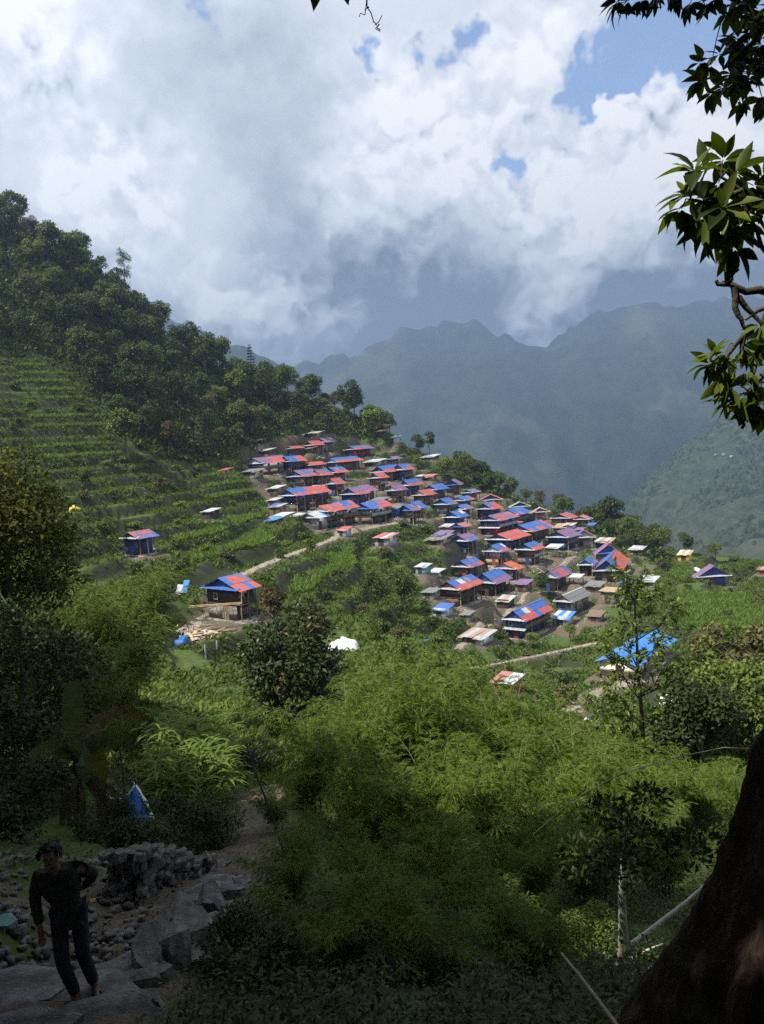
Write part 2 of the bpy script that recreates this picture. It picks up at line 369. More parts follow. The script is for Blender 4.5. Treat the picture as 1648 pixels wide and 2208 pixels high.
_cx = np.arange(GX0, GX1+4, 4.0); _cy = np.arange(GY0, GY1+4, 4.0)      # spline on a 4 m net, then between its knots
_CX, _CY = np.meshgrid(_cx, _cy); _CZ = h0(_CX, _CY)
def bil(Z, x0, y0, s, x, y):
    u = np.clip((x-x0)/s, 0, Z.shape[1]-1.001); v = np.clip((y-y0)/s, 0, Z.shape[0]-1.001)
    i = u.astype(int); j = v.astype(int); fu = u-i; fv = v-j
    return (Z[j, i]*(1-fu)+Z[j, i+1]*fu)*(1-fv)+(Z[j+1, i]*(1-fu)+Z[j+1, i+1]*fu)*fv
ZB = bil(_CZ, GX0, GY0, 4.0, XX, YY)
ZB = ZB+(fbm(XX/17, YY/17, 3, 3)-.5)*3.2*sstep(YY, 40, 80)
TM = terraced(XX, YY, ZB)
STEP = 2.1
uu = (ZB+(fbm(XX/30, YY/30, 8, 2)-.5)*2.6+(fbm(XX/9, YY/9, 18, 2)-.5)*.9)/STEP; fl = np.floor(uu); fr = uu-fl
ZT = (fl+0.10*fr+0.9*sstep(fr, .74, .98))*STEP
RISER = TM*sstep(fr, .62, .74)
ZG = ZB*(1-TM)+ZT*TM
ZG = ZG+(fbm(XX/2.2, YY/2.2, 21, 3)-.5)*0.55*(0.35+0.65*RISER)+(fbm(XX/5, YY/5, 31, 3)-.5)*0.5*(1-TM)
def H(x, y):
    r_ = bil(ZG, GX0, GY0, GS, np.atleast_1d(np.asarray(x, float)), np.atleast_1d(np.asarray(y, float)))
    return r_ if np.ndim(x) else float(r_[0])
def hit(px, py, y0=18.0, y1=330.0, smooth=True):
    """where a line of sight meets the ground"""
    d = ray(px, py); ys = np.arange(y0, y1, 0.4); xs = d.x/d.y*ys; zs = d.z/d.y*ys
    g = bil(ZB if smooth else ZG, GX0, GY0, GS, xs, ys)
    k = np.where(zs < g)[0]
    if not len(k): k = [len(ys)-1]
    return Vector((xs[k[0]], ys[k[0]], g[k[0]]))
FLAT = []                                             # (x, y, ax, ay, half u, half v, z): levelled house plots
# ------------------------------------------------------------------ houses
CROP = {0: (0, 0, 1.0), 1: (460, 900, 4.12), 2: (800, 960, 4.12), 3: (900, 1060, 3.296), 4: (1200, 1100, 3.679), 5: (250, 1100, 3.662)}
def pxy(c, x, y):
    a = CROP[c]; return a[0]+x/a[2], a[1]+y/a[2]
CACHE = {}
def ubox(mname):
    k = ('box', mname)
    if k not in CACHE:
        CACHE[k] = mesh_np('box_'+mname, boxv(-.5, .5, -.5, .5, -.5, .5), BOXF[:, ::-1] if False else BOXF, M[mname])
    return CACHE[k]
def usheet(mname):                                    # corrugated sheet: 1 wide (y), 1 long (x, downhill), ribs in z
    k = ('sheet', mname)
    if k not in CACHE:
        n = 11; V = []; F = []
        for i in range(n):
            z = 0.5 if i % 2 else -0.5
            V += [(0, i/(n-1), z), (1, i/(n-1), z)]
        for i in range(n-1): F.append([2*i, 2*i+1, 2*i+3, 2*i+2])
        CACHE[k] = mesh_np('sheet_'+mname, V, F, M[mname])
    return CACHE[k]
def utri(mname):                                      # gable triangle, unit base (x -1..1), unit height
    k = ('tri', mname)
    if k not in CACHE:
        V = [(-1, -.5, 0), (1, -.5, 0), (0, -.5, 1), (-1, .5, 0), (1, .5, 0), (0, .5, 1)]
        me = bpy.data.meshes.new('gable_'+mname)
        me.from_pydata(V, [], [(0, 1, 2), (5, 4, 3), (0, 3, 4, 1), (1, 4, 5, 2), (2, 5, 3, 0)]); me.materials.append(M[mname]); CACHE[k] = me
    return CACHE[k]
def bx(name, mn, par, x0, x1, y0, y1, z0, z1):
    return link(name, ubox(mn), par, ((x0+x1)/2, (y0+y1)/2, (z0+z1)/2), None, (x1-x0, y1-y0, z1-z0))
def slope_sheet(name, mn, par, ytop, wid, p0, p1, lift, rib=0.035):
    """sheet from (x,z) p0 (top) to p1 (bottom), starting at ytop along y"""
    dx = p1[0]-p0[0]; dz = p1[1]-p0[1]; ln = math.hypot(dx, dz); a = math.atan2(-dz, dx)
    o = link(name, usheet(mn), par, (p0[0]-dz/ln*lift*(1 if dx > 0 else -1), ytop, p0[1]+abs(dx)/ln*lift), (0, a, 0), (ln, wid, rib))
    return o
VILL = 'houses of the hillside village'
HOUSES = []
def house(label, c, xl, A, C, xb, yg, up='b', lo='r', gab='navy', wall='stone', upper='navy', az=50, door=None, group=VILL, skirts=1, posts=True, kind='house', vary=True, left=None):
    pc = pxy(c, C[0], C[1]); pa = pxy(c, A[0], A[1]); pb = pxy(c, xb, A[1]); pg = pxy(c, C[0], yg)
    g = hit(*pg)
    r_ = (math.cos(R(az)), math.sin(R(az))); gd = (math.sin(R(az)), -math.cos(R(az)))
    Y = g.y
    dc = ray(*pc); zc = dc.z/dc.y*Y; he = min(max(zc-g.z, 2.1), 6.2)
    da = ray(*pa); t = da.x/da.y
    if kind == 'house': g.z -= 0.55; he = min(he+.55, 6.6)
    s = (g.x-t*Y)/(gd[0]-t*gd[1]) ; s = min(max(s, 1.5), 4.3)           # half the gable width
    ax, ay = g.x-s*gd[0], Y-s*gd[1]
    za = da.z/da.y*ay; rise = min(max(za-(g.z+he), s*0.36), s*0.75) if kind == 'house' else s*.34
    db = ray(*pb); t = db.x/db.y
    L = (t*ay-ax)/(r_[0]-t*r_[1]); L = min(max(L, 3.0), 15.0)
    ov = 0.35; hw = s-ov; L0 = L
    cxw, cyw = ax+r_[0]*L/2, ay+r_[1]*L/2
    z0 = g.z
    rz = math.atan2(gd[1], gd[0])
    FLAT.append((cxw, cyw, gd, r_, s+.75, L/2+.45, z0))
    HOUSES.append((cxw, cyw, max(s, L/2)+1.2))
    t_ = thing(kind, label, kind.replace('_', ' '), (cxw, cyw, z0), rz, group)
    rn = random.Random(int(pa[0]*7+pa[1]))
    yf, yb = -L/2+ov, L/2-ov
    two = he > 3.1; h1 = he*0.52 if two else he
    bx('plinth', 'stone', t_, -hw-.15, hw+.5, yf-.15, yb+.15, -2.2, .14)
    ver = 0.9 if posts else 0.0
    bx('wall', wall, t_, -hw, hw-ver, yf, yb, .14, h1)
    if two:
        bx('upper_wall', upper, t_, -hw+.02, hw-ver*.35, yf+.02, yb-.02, h1, he)
        if posts:
            bx('floor_beam', 'dark_wood', t_, -hw-.06, hw+.08, yf-.06, yb+.06, h1-.10, h1+.06)
            bx('railing', rn.choice(['wood', 'navy', 'z', 'dark_wood']), t_, hw-.02, hw+.04, yf, yb, h1+.12, h1+.75)
    if posts:
        n = max(3, int(L/1.7)); hp = he
        for i in range(n):
            y = yf+.1+(yb-yf-.2)*i/(n-1)
            bx('post', 'wood' if rn.random() < .7 else 'pale_wood', t_, hw-.05, hw+.07, y-.06, y+.06, .14, hp)
    # gables, their tin aprons
    for y in (yf, yb):
        link('gable', utri(gab), t_, (0, y, he), None, (hw+.02, .08, rise*hw/s))
    for k in range(skirts):
        zz = he+.04 if k == 0 else h1+.05
        mn = rn.choice(['z', 'z', 'w', 'b' if gab == 'navy' else 'z', 'z']) if k == 0 else rn.choice(['z', 'w'])
        if 'half-built' in label: mn = 'b'
        o = link('apron', usheet(mn), t_, (-hw-.35, yf-.02, zz+.16), None, None)
        o.matrix_parent_inverse.identity()
        o.rotation_euler = (0, 0.0, 0); 
        o.rotation_mode = 'XYZ'; o.rotation_euler = (0, R(17), R(-90)); o.scale = (.75, 2*hw+.7, .03)
    # door and windows
    dcol = door or rn.choice(['dred', 'navy', 'dark_wood', 'wood', 'navy'])
    dx = hw-ver-.95 if door else rn.uniform(-hw*.3, hw*.3)
    d_ = bx('door', dcol, t_, dx-.45, dx+.45, yf-.05, yf+.02, .14, .14+min(1.85, h1-.3))
    for i in range(2 if L > 5 else 1):
        y = yf+(yb-yf)*(.25+.5*i) ; xx = hw-ver
        bx('doorway', 'dark_wood', t_, xx-.03, xx+.05, y-.42, y+.42, .14, min(1.9, h1-.25))
    if two:
        for i in range(max(1, int(L/2.6))):
            y = yf+(yb-yf)*(i+.5)/max(1, int(L/2.6)); xx = hw-ver*.35
            w_ = bx('window', rn.choice(['wood', 'pale_wood', 'w', 'teal']), t_, xx-.03, xx+.05, y-.38, y+.38, h1+.5, min(h1+1.35, he-.15))
            pn = link('pane', ubox('glass'), w_, (0.55, 0, 0), None, (.2, .74, .80))
        if rn.random() < .6:
            w_ = bx('window', rn.choice(['wood', 'w', 'teal']), t_, -hw*.45-.35, -hw*.45+.35, yf-.05, yf+.05, h1+.45, min(h1+1.25, he-.12))
            link('pane', ubox('glass'), w_, (0, -.55, 0), None, (.74, .2, .8))
    # roof: ridge cap with its sheets
    rc = MB(); yo = L/2+.12
    zr = he+rise
    rc.add([(-.22, -yo, zr-.02), (0, -yo, zr+.10), (.22, -yo, zr-.02), (-.22, yo, zr-.02), (0, yo, zr+.10), (.22, yo, zr-.02)], [[0, 1, 4, 3], [1, 2, 5, 4]])
    for k in (.33, .66, .97):
        for sg in (-1, 1):
            x = sg*s*k; z = he+rise*(1-k)-.07
            rc.box(x-.05, x+.05, -yo+.05, yo-.05, z-.06, z+.01)
    roof = link('roof', rc.mesh('ridge_and_purlins', M[up[0] if up[0] != 's' else 'slate'] if up[0] in M else M['z']), t_)
    nc = max(3, round(2*yo/0.8)); wd = 2*yo/nc
    key = lambda ch: 'slate' if ch == 's' else ch
    ex = 1.10
    pt = lambda k: (s*ex*k, zr-rise*ex*k)
    def pick(pat, i): return pat[min(len(pat)-1, int(i*len(pat)/nc))]
    for i in range(nc):
        for row in (0, 1):
            ch = pick(up if row == 0 else lo, i)
            if vary and rn.random() < .07: ch = rn.choice(['b', 'r', 'p', 'p', 'k'])
            mid = .49+.04*rn.random() if vary else .5
            k0, k1 = (.0, mid+.03) if row == 0 else (mid-.03, 1.0+rn.uniform(-.01, .03))
            o = slope_sheet('roof_sheet', key(ch), roof, -yo+i*wd-.02, wd+.05, pt(k0), pt(k1), .045-.03*row+rn.uniform(0, .012))
    nl = max(2, nc//3); wl = 2*yo/nl
    ptl = lambda k: (-s*ex*k, zr-rise*ex*k)
    lp = left or up
    for i in range(nl):
        ch = key(pick(lp, i*nc/nl))
        a = math.atan2(rise, s); ln = math.hypot(s, rise)*ex
        link('roof_sheet', usheet(ch), roof, (-s*ex, -yo+i*wl-.02, zr-rise*ex+.03), (0, -a, 0), (ln, wl+.05, .035))
    return t_
# the village, back rows first
h = house
h('orange-red roofed house with dark walls in the back row, left of a mauve roof', 1, 785, (840, 212), (897, 246), 940, 330, 'rrr', 'rrr', 'navy', 'wood', 'navy')
h('house with a mauve roof at the very back of the village, beside an orange-red roof', 1, 890, (945, 187), (1010, 218), 1042, 300, 'ppp', 'ppp', 'navy', 'stone', 'navy')
h('house with a mauve roof and dark red gable wall, rightmost of the back row', 1, 1150, (1208, 257), (1276, 290), 1372, 352, 'bppp', 'rppp', 'dred', 'dred', 'navy', skirts=1)
h('low house with a small orange-red roof behind the long grey-walled house', 1, 640, (680, 270), (715, 300), 778, 345, 'rrr', 'rrr', 'dark_wood', 'wood', 'wood')
h('house with a red and blue roof squeezed between two roofs in the upper left row', 1, 455, (500, 345), (575, 382), 610, 470, 'brr', 'rrr', 'navy', 'wood', 'z')
h('blue-walled house with blue and red roof ending the upper left row', 1, 590, (625, 350), (695, 391), 775, 490, 'bbrr', 'bbrr', 'navy', 'wood', 'navy')
h('grey tin-walled house with red and mauve roof, leftmost in the village', 1, 270, (352, 380), (455, 406), 545, 500, 'pprr', 'prrr', 'z', 'wood', 'z', posts=False)
h('large pale-gabled house, roof half blue half red, in the upper middle of the village', 1, 975, (1040, 365), (1115, 397), 1267, 470, 'bbbb', 'rrrr', 'w', 'stone', 'z', skirts=1)
h('house with a plain red roof behind the row of mauve roofs', 1, 750, (815, 433), (870, 468), 962, 500, 'rrr', 'rrr', 'navy', 'stone', 'navy')
h('house with a blue and red roof at the right end of a row of three', 1, 985, (1030, 448), (1105, 497), 1140, 565, 'bbb', 'rrr', 'navy', 'wood', 'navy')
h('house with a mauve over red roof in the middle of a row of three', 1, 850, (897, 468), (968, 513), 1005, 600, 'ppb', 'rrr', 'navy', 'stone', 'navy')
h('blue gabled mauve-roofed house with two tin aprons, leftmost of a row of three', 1, 612, (715, 474), (812, 523), 880, 605, 'pbpp', 'rprr', 'navy', 'stone', 'navy', skirts=2)
h('house with a narrow red roof above its blue gable and white tin apron', 1, 970, (1040, 545), (1102, 590), 1125, 690, 'rrr', 'rrr', 'z', 'stone', 'navy')
h('plain red-roofed house joined to the back of a blue and red one', 1, 730, (815, 623), (908, 672), 968, 790, 'rrrr', 'rrrr', 'navy', 'wood', 'navy')
h('stone based house with a blue over red roof, left of a plain red roof', 1, 578, (650, 640), (747, 694), 815, 830, 'bbbr', 'rrrr', 'navy', 'stone', 'navy', skirts=1)
h('small house under a mauve roof hidden behind another mauve-roofed house', 1, 1210, (1285, 610), (1385, 662), 1375, 730, 'ppp', 'ppp', 'navy', 'stone', 'navy')
h('blue house with a mauve and red striped roof beside a red and blue roofed row', 1, 1095, (1196, 628), (1288, 682), 1310, 770, 'ppp', 'rpr', 'navy', 'navy', 'navy')
h('blue and red roofed house with a white band under its eave, above the path', 1, 985, (1060, 757), (1170, 812), 1205, 955, 'bbp', 'prr', 'navy', 'wood', 'w')
h('house with a red roof and pale gable beside a white-roofed hut', 1, 862, (935, 790), (1046, 834), 1080, 975, 'rpr', 'rrr', 'w', 'stone', 'w')
h('long house with a roof mostly blue with a red corner, above the bare earth bank', 1, 1235, (1310, 765), (1415, 811), 1515, 940, 'bbbrr', 'bbrrr', 'navy', 'wood', 'z')
h('grey gabled hut with white and blue tin roof below the upper rows', 1, 765, (840, 867), (930, 909), 950, 992, 'wwb', 'wwb', 'z', 'z', 'z', posts=False)
h('small house with a faded mauve roof at the top right edge of the village', 2, 125, (170, 127), (218, 150), 238, 185, 'ppb', 'ppb', 'stone', 'stone', 'stone')
h('house with a blue over red roof at the right end of the top right pair', 2, 165, (236, 174), (310, 217), 325, 335, 'bbp', 'rrr', 'navy', 'navy', 'navy')
h('house with a blue over red roof at the left end of the top right pair', 2, -5, (58, 190), (140, 236), 220, 312, 'bbbb', 'rrrr', 'navy', 'stone', 'navy')
h('blue gabled house with a pink-red roof in front of the top right pair', 2, -45, (22, 250), (90, 290), 105, 400, 'rrp', 'rrr', 'navy', 'wood', 'stone')
h('bright blue walled house with a blue over red roof right of the pink-red one', 2, 240, (290, 312), (352, 358), 418, 445, 'bbbb', 'rprr', 'navy', 'navy', 'navy')
h('house under a dull mauve roof with a slate-grey gable and tin apron', 2, 105, (175, 358), (242, 402), 270, 505, 'ppp', 'ppp', 'z', 'stone', 'wood')
h('house with an all blue roof and dark gable, left of a dark mauve gable', 2, 487, (520, 357), (590, 396), 632, 470, 'bbb', 'bbb', 'navy', 'wood', 'z')
h('dark-gabled house facing the viewer, thin mauve roof edge, right of an all blue roof', 2, 652, (712, 311), (795, 350), 745, 430, 'pp', 'pp', 'navy', 'wood', 'navy', az=75)
h('house with a plain red roof and white gable just below the all blue roof', 2, 385, (420, 405), (492, 444), 524, 530, 'rrr', 'rrr', 'w', 'wood', 'k', skirts=1)
h('house with a blue over mauve roof at the right edge below the wooded knoll', 2, 805, (852, 413), (912, 464), 925, 490, 'bbb', 'ppp', 'navy', 'stone', 'navy')
h('house with a blue, white and red roof partly behind a mauve and blue one', 2, 730, (772, 464), (842, 507), 862, 565, 'bbp', 'bpr', 'z', 'stone', 'navy')
h('blue gabled house facing the viewer with pink roof edges, upper right of the village', 2, 985, (1060, 440), (1172, 488), 1085, 545, 'kk', 'kk', 'navy', 'wood', 'navy', az=82)
h('house with blue to mauve roof and stone ground floor above the village centre', 2, 530, (615, 478), (702, 526), 690, 605, 'bbp', 'bpp', 'navy', 'stone', 'stone', skirts=2)
h('house with a grey-green roof facing the viewer at the right edge of the village', 2, 1212, (1322, 507), (1420, 552), 1345, 605, 'gg', 'gg', 'dark_wood', 'wood', 'wood', az=84)
h('house with a blue over mauve roof behind the timber-walled house', 2, 690, (765, 553), (846, 603), 845, 645, 'bbp', 'ppp', 'navy', 'wood', 'navy')
h('house with a blue and red roof and a timber front behind the red-walled long house', 2, 915, (1000, 518), (1088, 566), 1092, 690, 'bbrr', 'rrrr', 'navy', 'wood', 'navy')
h('house with bare plank walls and a bright blue roof in the village centre', 2, 610, (705, 593), (792, 641), 795, 735, 'bbw', 'bbb', 'navy', 'navy', 'pale_wood', skirts=2)
h('small house with a blue roof joined behind a mauve-striped one, left of centre', 2, 300, (350, 506), (442, 556), 412, 640, 'bbb', 'bbb', 'navy', 'wood', 'z')
h('stone house with a blue and mauve striped roof above the earth bank, left of centre', 2, 230, (287, 533), (378, 580), 352, 695, 'bpp', 'ppp', 'navy', 'stone', 'stone')
h('plain blue-roofed house joined to the right end of the red-walled long house', 2, 1145, (1215, 572), (1312, 616), 1335, 715, 'bbbb', 'bbbb', 'navy', 'navy', 'navy')
h('long house with a mauve and red roof, white-barred veranda and red lower wall', 2, 972, (1042, 628), (1148, 669), 1220, 792, 'prprr', 'rrppr', 'navy', 'dred', 'navy', skirts=2)
h('small house with white and red roof edges beside a stone heap', 2, 1440, (1500, 557), (1592, 600), 1530, 655, 'wr', 'rr', 'dred', 'stone', 'wood', az=80)
h('long house with mixed blue, mauve and red sheets behind the long red roof', 2, 1220, (1315, 712), (1440, 766), 1510, 855, 'bbbbr', 'pbrbr', 'navy', 'wood', 'navy')
h('house with the largest plain red roof, in the middle right of the village', 2, 1030, (1122, 798), (1245, 850), 1305, 925, 'rrrrr', 'rrrrr', 'navy', 'navy', 'navy')
h('house with a small pink-red roof tucked behind a blue-walled mauve roof', 2, 705, (768, 737), (832, 776), 832, 810, 'kkk', 'kkk', 'navy', 'navy', 'navy')
h('blue-walled house with a mauve striped roof left of a rubble heap', 2, 672, (775, 803), (872, 852), 872, 972, 'ppp', 'pbp', 'navy', 'stone', 'navy', door='navy')
h('blue and mauve roofed house with red door, before the long red roof', 2, 958, (1066, 893), (1165, 946), 1150, 1065, 'bbw', 'prp', 'z', 'mud', 'z', door='dred')
h('plank and tin walled house with a blue over red roof beside a white-roofed shelter', 2, 1268, (1362, 880), (1462, 931), 1455, 1065, 'bbb', 'rrr', 'navy', 'wood', 'wood')
h('dark timber-walled house with blue and red roof, just behind the red-doored house', 2, 640, (795, 1030), (888, 1091), 920, 1180, 'bbb', 'rpr', 'navy', 'wood', 'dred', skirts=1)
h('small house with a bright orange-red roof and pale gable behind the blue and mauve one', 2, 1110, (1178, 1056), (1298, 1110), 1240, 1195, 'ooo', 'ooo', 'z', 'stone', 'navy')
h('blue-walled house with a blue over mauve roof next to the red-doored house', 3, 432, (465, 585), (562, 652), 585, 745, 'bbbb', 'pppp', 'navy', 'dark_wood', 'navy')
h('timber house with bright red door and blue over red roof, front left', 3, 130, (213, 643), (312, 698), 385, 812, 'bwbb', 'rrrr', 'dred', 'wood', 'wood', door='r')
h('blue-walled house with a mauve striped roof at the right of the village centre', 3, 905, (990, 283), (1078, 326), 1080, 412, 'ppp', 'ppp', 'navy', 'navy', 'navy')
h('small house facing the viewer with one blue and one red roof slope', 3, 1130, (1183, 278), (1272, 322), 1205, 395, 'rr', 'rr', 'z', 'stone', 'z', az=80, left='bb')
h('house with a red roof and blue gable at the far right of the upper village', 3, 968, (1012, 170), (1088, 205), 1068, 245, 'rrp', 'rrr', 'navy', 'stone', 'stone')
h('house with a mauve edged dark gable below the wooded slope at the far right', 3, 1070, (1110, 147), (1192, 180), 1135, 205, 'pp', 'pp', 'navy', 'navy', 'navy', az=78)
h('low house with a small pink-red roof beside the blue tin lean-to at the far right', 3, 1115, (1152, 191), (1218, 213), 1170, 252, 'kk', 'kk', 'stone', 'stone', 'stone')
h('blue gabled house facing the viewer with red left roof slope, lower right', 3, 1266, (1356, 378), (1452, 432), 1385, 512, 'rb', 'rr', 'navy', 'stone', 'z', az=84, left='rb')
h('small blue-roofed house with an open blue gable, lower right of the village', 3, 1112, (1190, 487), (1252, 522), 1225, 592, 'bbb', 'bbb', 'b', 'dark_wood', 'navy', az=62)
h('blue gabled house with an orange-red roof half hidden by the leafy sapling', 3, 1200, (1340, 488), (1450, 562), 1430, 640, 'boo', 'ooo', 'navy', 'wood', 'navy', az=66, left='pb')
h('open-fronted house with a mauve and red roof behind a small leafy tree', 3, 850, (930, 545), (1002, 613), 1035, 705, 'prb', 'prp', 'z', 'wood', 'stone')
h('grey slate-roofed house between the mauve roof and the lowest blue and red roof', 3, 940, (1030, 738), (1105, 786), 1168, 880, 'ssss', 'ssss', 'slate', 'stone', 'z', posts=False, vary=False, skirts=2)
h('two-tiered blue house with a blue, white and red roof, lowest of the dense village', 3, 592, (680, 848), (773, 919), 885, 1042, 'bwbbb', 'rrbrr', 'navy', 'navy', 'navy', skirts=2)
h('lone house with a mauve edged blue roof amid crops at the right', 4, 1150, (1250, 445), (1395, 527), 1275, 592, 'pb', 'pp', 'navy', 'navy', 'navy', az=84, left='pp', group='lone houses around the village')
h('tiny blue-roofed house at the edge of the drop, right of the village', 4, 720, (745, 228), (812, 268), 775, 285, 'bb', 'bp', 'navy', 'stone', 'navy', group='lone houses around the village')
h('blue-walled house with a mauve, red and blue roof standing alone left of the path', 5, 60, (100, 182), (187, 271), 265, 345, 'prrp', 'pbpb', 'navy', 'navy', 'navy', group='lone houses around the village')
SCHOOL = h('long cream-walled building with a plain bright blue roof at the lower right', 4, 295, (470, 1172), (640, 1236), 860, 1372, 'BBBBB', 'BBBBB', 'cream', 'cream', 'cream', posts=False, vary=False, skirts=0, kind='school_building', group='lone houses around the village')
BUILDSITE = h('half-built house on bare timber posts with a blue gable and red striped roof', 5, 668, (815, 562), (990, 632), 985, 862, 'brbrr', 'rrbrb', 'navy', 'stone', 'dark_wood', group='lone houses around the village')
# ------------------------------------------------------------------ sheds and shelters
def shed(label, c, x, y, w, hgt, roof='w', wall='wood', az=50, deep=1.0, tilt=9, name='shed', legs=False, group='sheds and lean-tos of the village'):
    """x,y: centre of the roof, w: its width, hgt: roof to ground"""
    px, py = pxy(c, x, y); k = CROP[c][2]; g = hit(px, py+hgt/k)
    mpp = g.y/FPX; W_ = min(max(w/k*mpp, 1.2), 7); hh = min(max(hgt/k*mpp, 1.0), 3.4); D_ = min(max(W_*deep, 1.2), 4.5)
    d = ray(px, py); gx_ = d.x/d.y*g.y
    t_ = thing(name, label, name.replace('_', ' '), (gx_, g.y, g.z), R(az-90), group)
    HOUSES.append((gx_, g.y, max(W_, D_)/2+.6))
    FLAT.append((gx_, g.y, (math.sin(R(az)), -math.cos(R(az))), (math.cos(R(az)), math.sin(R(az))), W_/2+.2, D_/2+.2, g.z))
    if legs:
        for sx in (-1, 1):
            for sy in (-1, 1): bx('post', 'wood', t_, sx*W_*.45-.05, sx*W_*.45+.05, sy*D_*.45-.05, sy*D_*.45+.05, -.6, hh-.05)
        bx('beam', 'wood', t_, -W_*.47, W_*.47, -D_*.46-.05, -D_*.46+.05, hh-.12, hh-.02)
    else:
        bx('wall', wall, t_, -W_*.44, W_*.44, -D_*.44, D_*.44, -1.0, hh-.08)
        bx('door', 'dark_wood', t_, -W_*.2, W_*.2, -D_*.44-.04, -D_*.44+.02, .05, min(1.6, hh-.3))
    n = max(2, round(W_/.85)); wd = W_*1.12/n; rf = MB()
    a = R(tilt)
    for e in (-.45, .45): rf.box(-W_*.55, W_*.55, e*D_-.05, e*D_+.05, hh-.06-e*math.tan(a)*D_*-1-.06, hh-.06+e*math.tan(a)*D_)
    ro = link('roof', rf.mesh('battens', M['wood']), t_)
    for i in range(n):
        mn = roof[i % len(roof)]; mn = {'s': 'slate', 'm': 'mud', 'R': 'rust', 'd': 'wood'}.get(mn, mn)
        o = link('roof_sheet', usheet(mn), ro, (-W_*.56+(i)*wd, D_*.58, hh+math.tan(a)*D_*.58+.03+rnd.uniform(0, .03)), (0, a+rnd.uniform(-.03, .03), R(-90)), (D_*1.16/math.cos(a), wd+.06, .03))
        o.rotation_euler = (0, a+rnd.uniform(-.03, .03), R(-90))
    return t_
S = shed
S('stone and plank shed with a grey slate roof under the grey tin-walled house', 1, 340, 478, 195, 75, 's', 'stone', deep=.7)
S('dark hut with a white tin roof left of the mauve-roofed row', 1, 555, 622, 125, 80, 'ww', 'wood')
S('low shed with a white roof left of the stone based blue and red house', 1, 545, 730, 100, 60, 'wz', 'wood')
S('small shed with a tilted blue roof left of the stone based blue and red house', 1, 552, 782, 95, 70, 'bb', 'wood', tilt=14)
S('tiny hut under a blue roof among the bushes at the left of the village', 1, 540, 915, 125, 35, 'BB', 'dark_wood')
S('open shelter with a wide white roof left of the white and blue hut', 1, 605, 868, 150, 60, 'ww', 'wood', legs=True)
S('small shelter with a crumpled white roof beside the white and blue hut', 1, 752, 865, 95, 60, 'wz', 'wood', legs=True)
S('thin shelter with a pale roof at the upper left of the village', 1, 470, 290, 115, 40, 'zw', 'wood', legs=True)
S('tiny pale roof under the forest edge at the upper left', 1, 400, 214, 85, 25, 'w', 'wood', legs=True)
S('grey-white low roof under the trees at the back of the village', 1, 890, 138, 165, 35, 'wzz', 'wood', deep=.6)
S('small hut with a red roof at the far left of the village', 1, 105, 466, 100, 45, 'r', 'wood')
S('low hut with a pale roof between two of the uppermost blue and red roofs', 1, 1432, 388, 150, 50, 'ww', 'wood')
S('dark plank hut joined to the side of the orange-red back roof', 1, 850, 280, 100, 45, 'd', 'dark_wood')
S('brown-roofed hut on a terrace under the skyline trees', 1, 1485, 125, 95, 55, 'R', 'dark_wood')
S('white plaster hut at the right end of the topmost terrace', 1, 1610, 175, 80, 60, 'zw', 'w')
S('grey tin-walled shack with a patched red and white roof beside the path', 2, 130, 808, 160, 85, 'krw', 'z')
S('old hut with a sagging dark slate roof below the blue-roofed houses', 2, 600, 822, 180, 60, 's', 'stone')
S('small timber hut with a flat grey roof left of the blue wall with mauve stripes', 2, 672, 712, 95, 90, 'z', 'wood')
S('white-roofed shed among the bushes left of the lower village', 2, 462, 1068, 110, 70, 'wwz', 'teal')
S('pale canvas-covered shelter at the left edge of the lower village', 2, 580, 1120, 115, 60, 'w', 'wood', legs=True)
S('little white roof behind the bright blue walled house', 2, 435, 272, 60, 30, 'w', 'stone')
S('white roof alone on the terrace right of the village top', 2, 525, 98, 130, 30, 'w', 'dark_wood')
S('low hut with flat orange-red roof near the top right house pair', 2, 510, 275, 120, 40, 'rR', 'wood')
S('white-roofed open shelter on leaning posts beside the plank-walled house', 3, 972, 388, 95, 75, 'ww', 'wood', legs=True)
S('white-roofed shelter next to the mauve and red roof, lower right', 3, 1128, 603, 82, 55, 'ww', 'wood', legs=True)
S('small hut with a grey slate roof right of the white-roofed shelter', 3, 1262, 655, 110, 50, 's', 'wood')
S('flat-roofed hut of pale pinkish boards right of the village', 3, 1330, 345, 110, 45, 'wR', 'wood')
S('mud-roofed stone hut right of the slate-roofed house', 3, 1368, 695, 110, 95, 'm', 'stone', tilt=4)
S('hut under scraps of white tin at the right edge of the village', 3, 1565, 402, 95, 45, 'wz', 'stone')
S('low shed with a rusty flat roof left of the lowest blue house', 3, 425, 1008, 190, 60, 'RzR', 'z', tilt=5)
S('blue and white tin lean-to against the lowest blue house', 3, 1035, 880, 125, 60, 'wB', 'z', az=50, tilt=12)
S('blue tin lean-to at the far right of the upper village', 3, 1235, 232, 55, 40, 'b', 'navy', tilt=12)
S('hut with a brown plank roof behind the mauve-striped blue house', 3, 1030, 245, 110, 30, 'mR', 'stone')
S('low red roof between the two long houses', 3, 700, 225, 70, 45, 'k', 'dred')
S('shelter with yellow cloth walls under a pale roof amid the crops at the right', 4, 1020, 338, 95, 60, 'wm', 'yellow_tarp', tilt=14)
S('little red-brown walled shack with a pale red roof in the crops below the village', 0, 1093, 1462, 52, 34, 'kw', 'dred', tilt=8)
S('dark hut with a thin white roof on the left terraces', 0, 454, 1100, 30, 18, 'w', 'dark_wood')
S('hut under a dark red roof at the right edge, behind the crops', 4, 1635, 465, 70, 40, 'dR', 'dred')
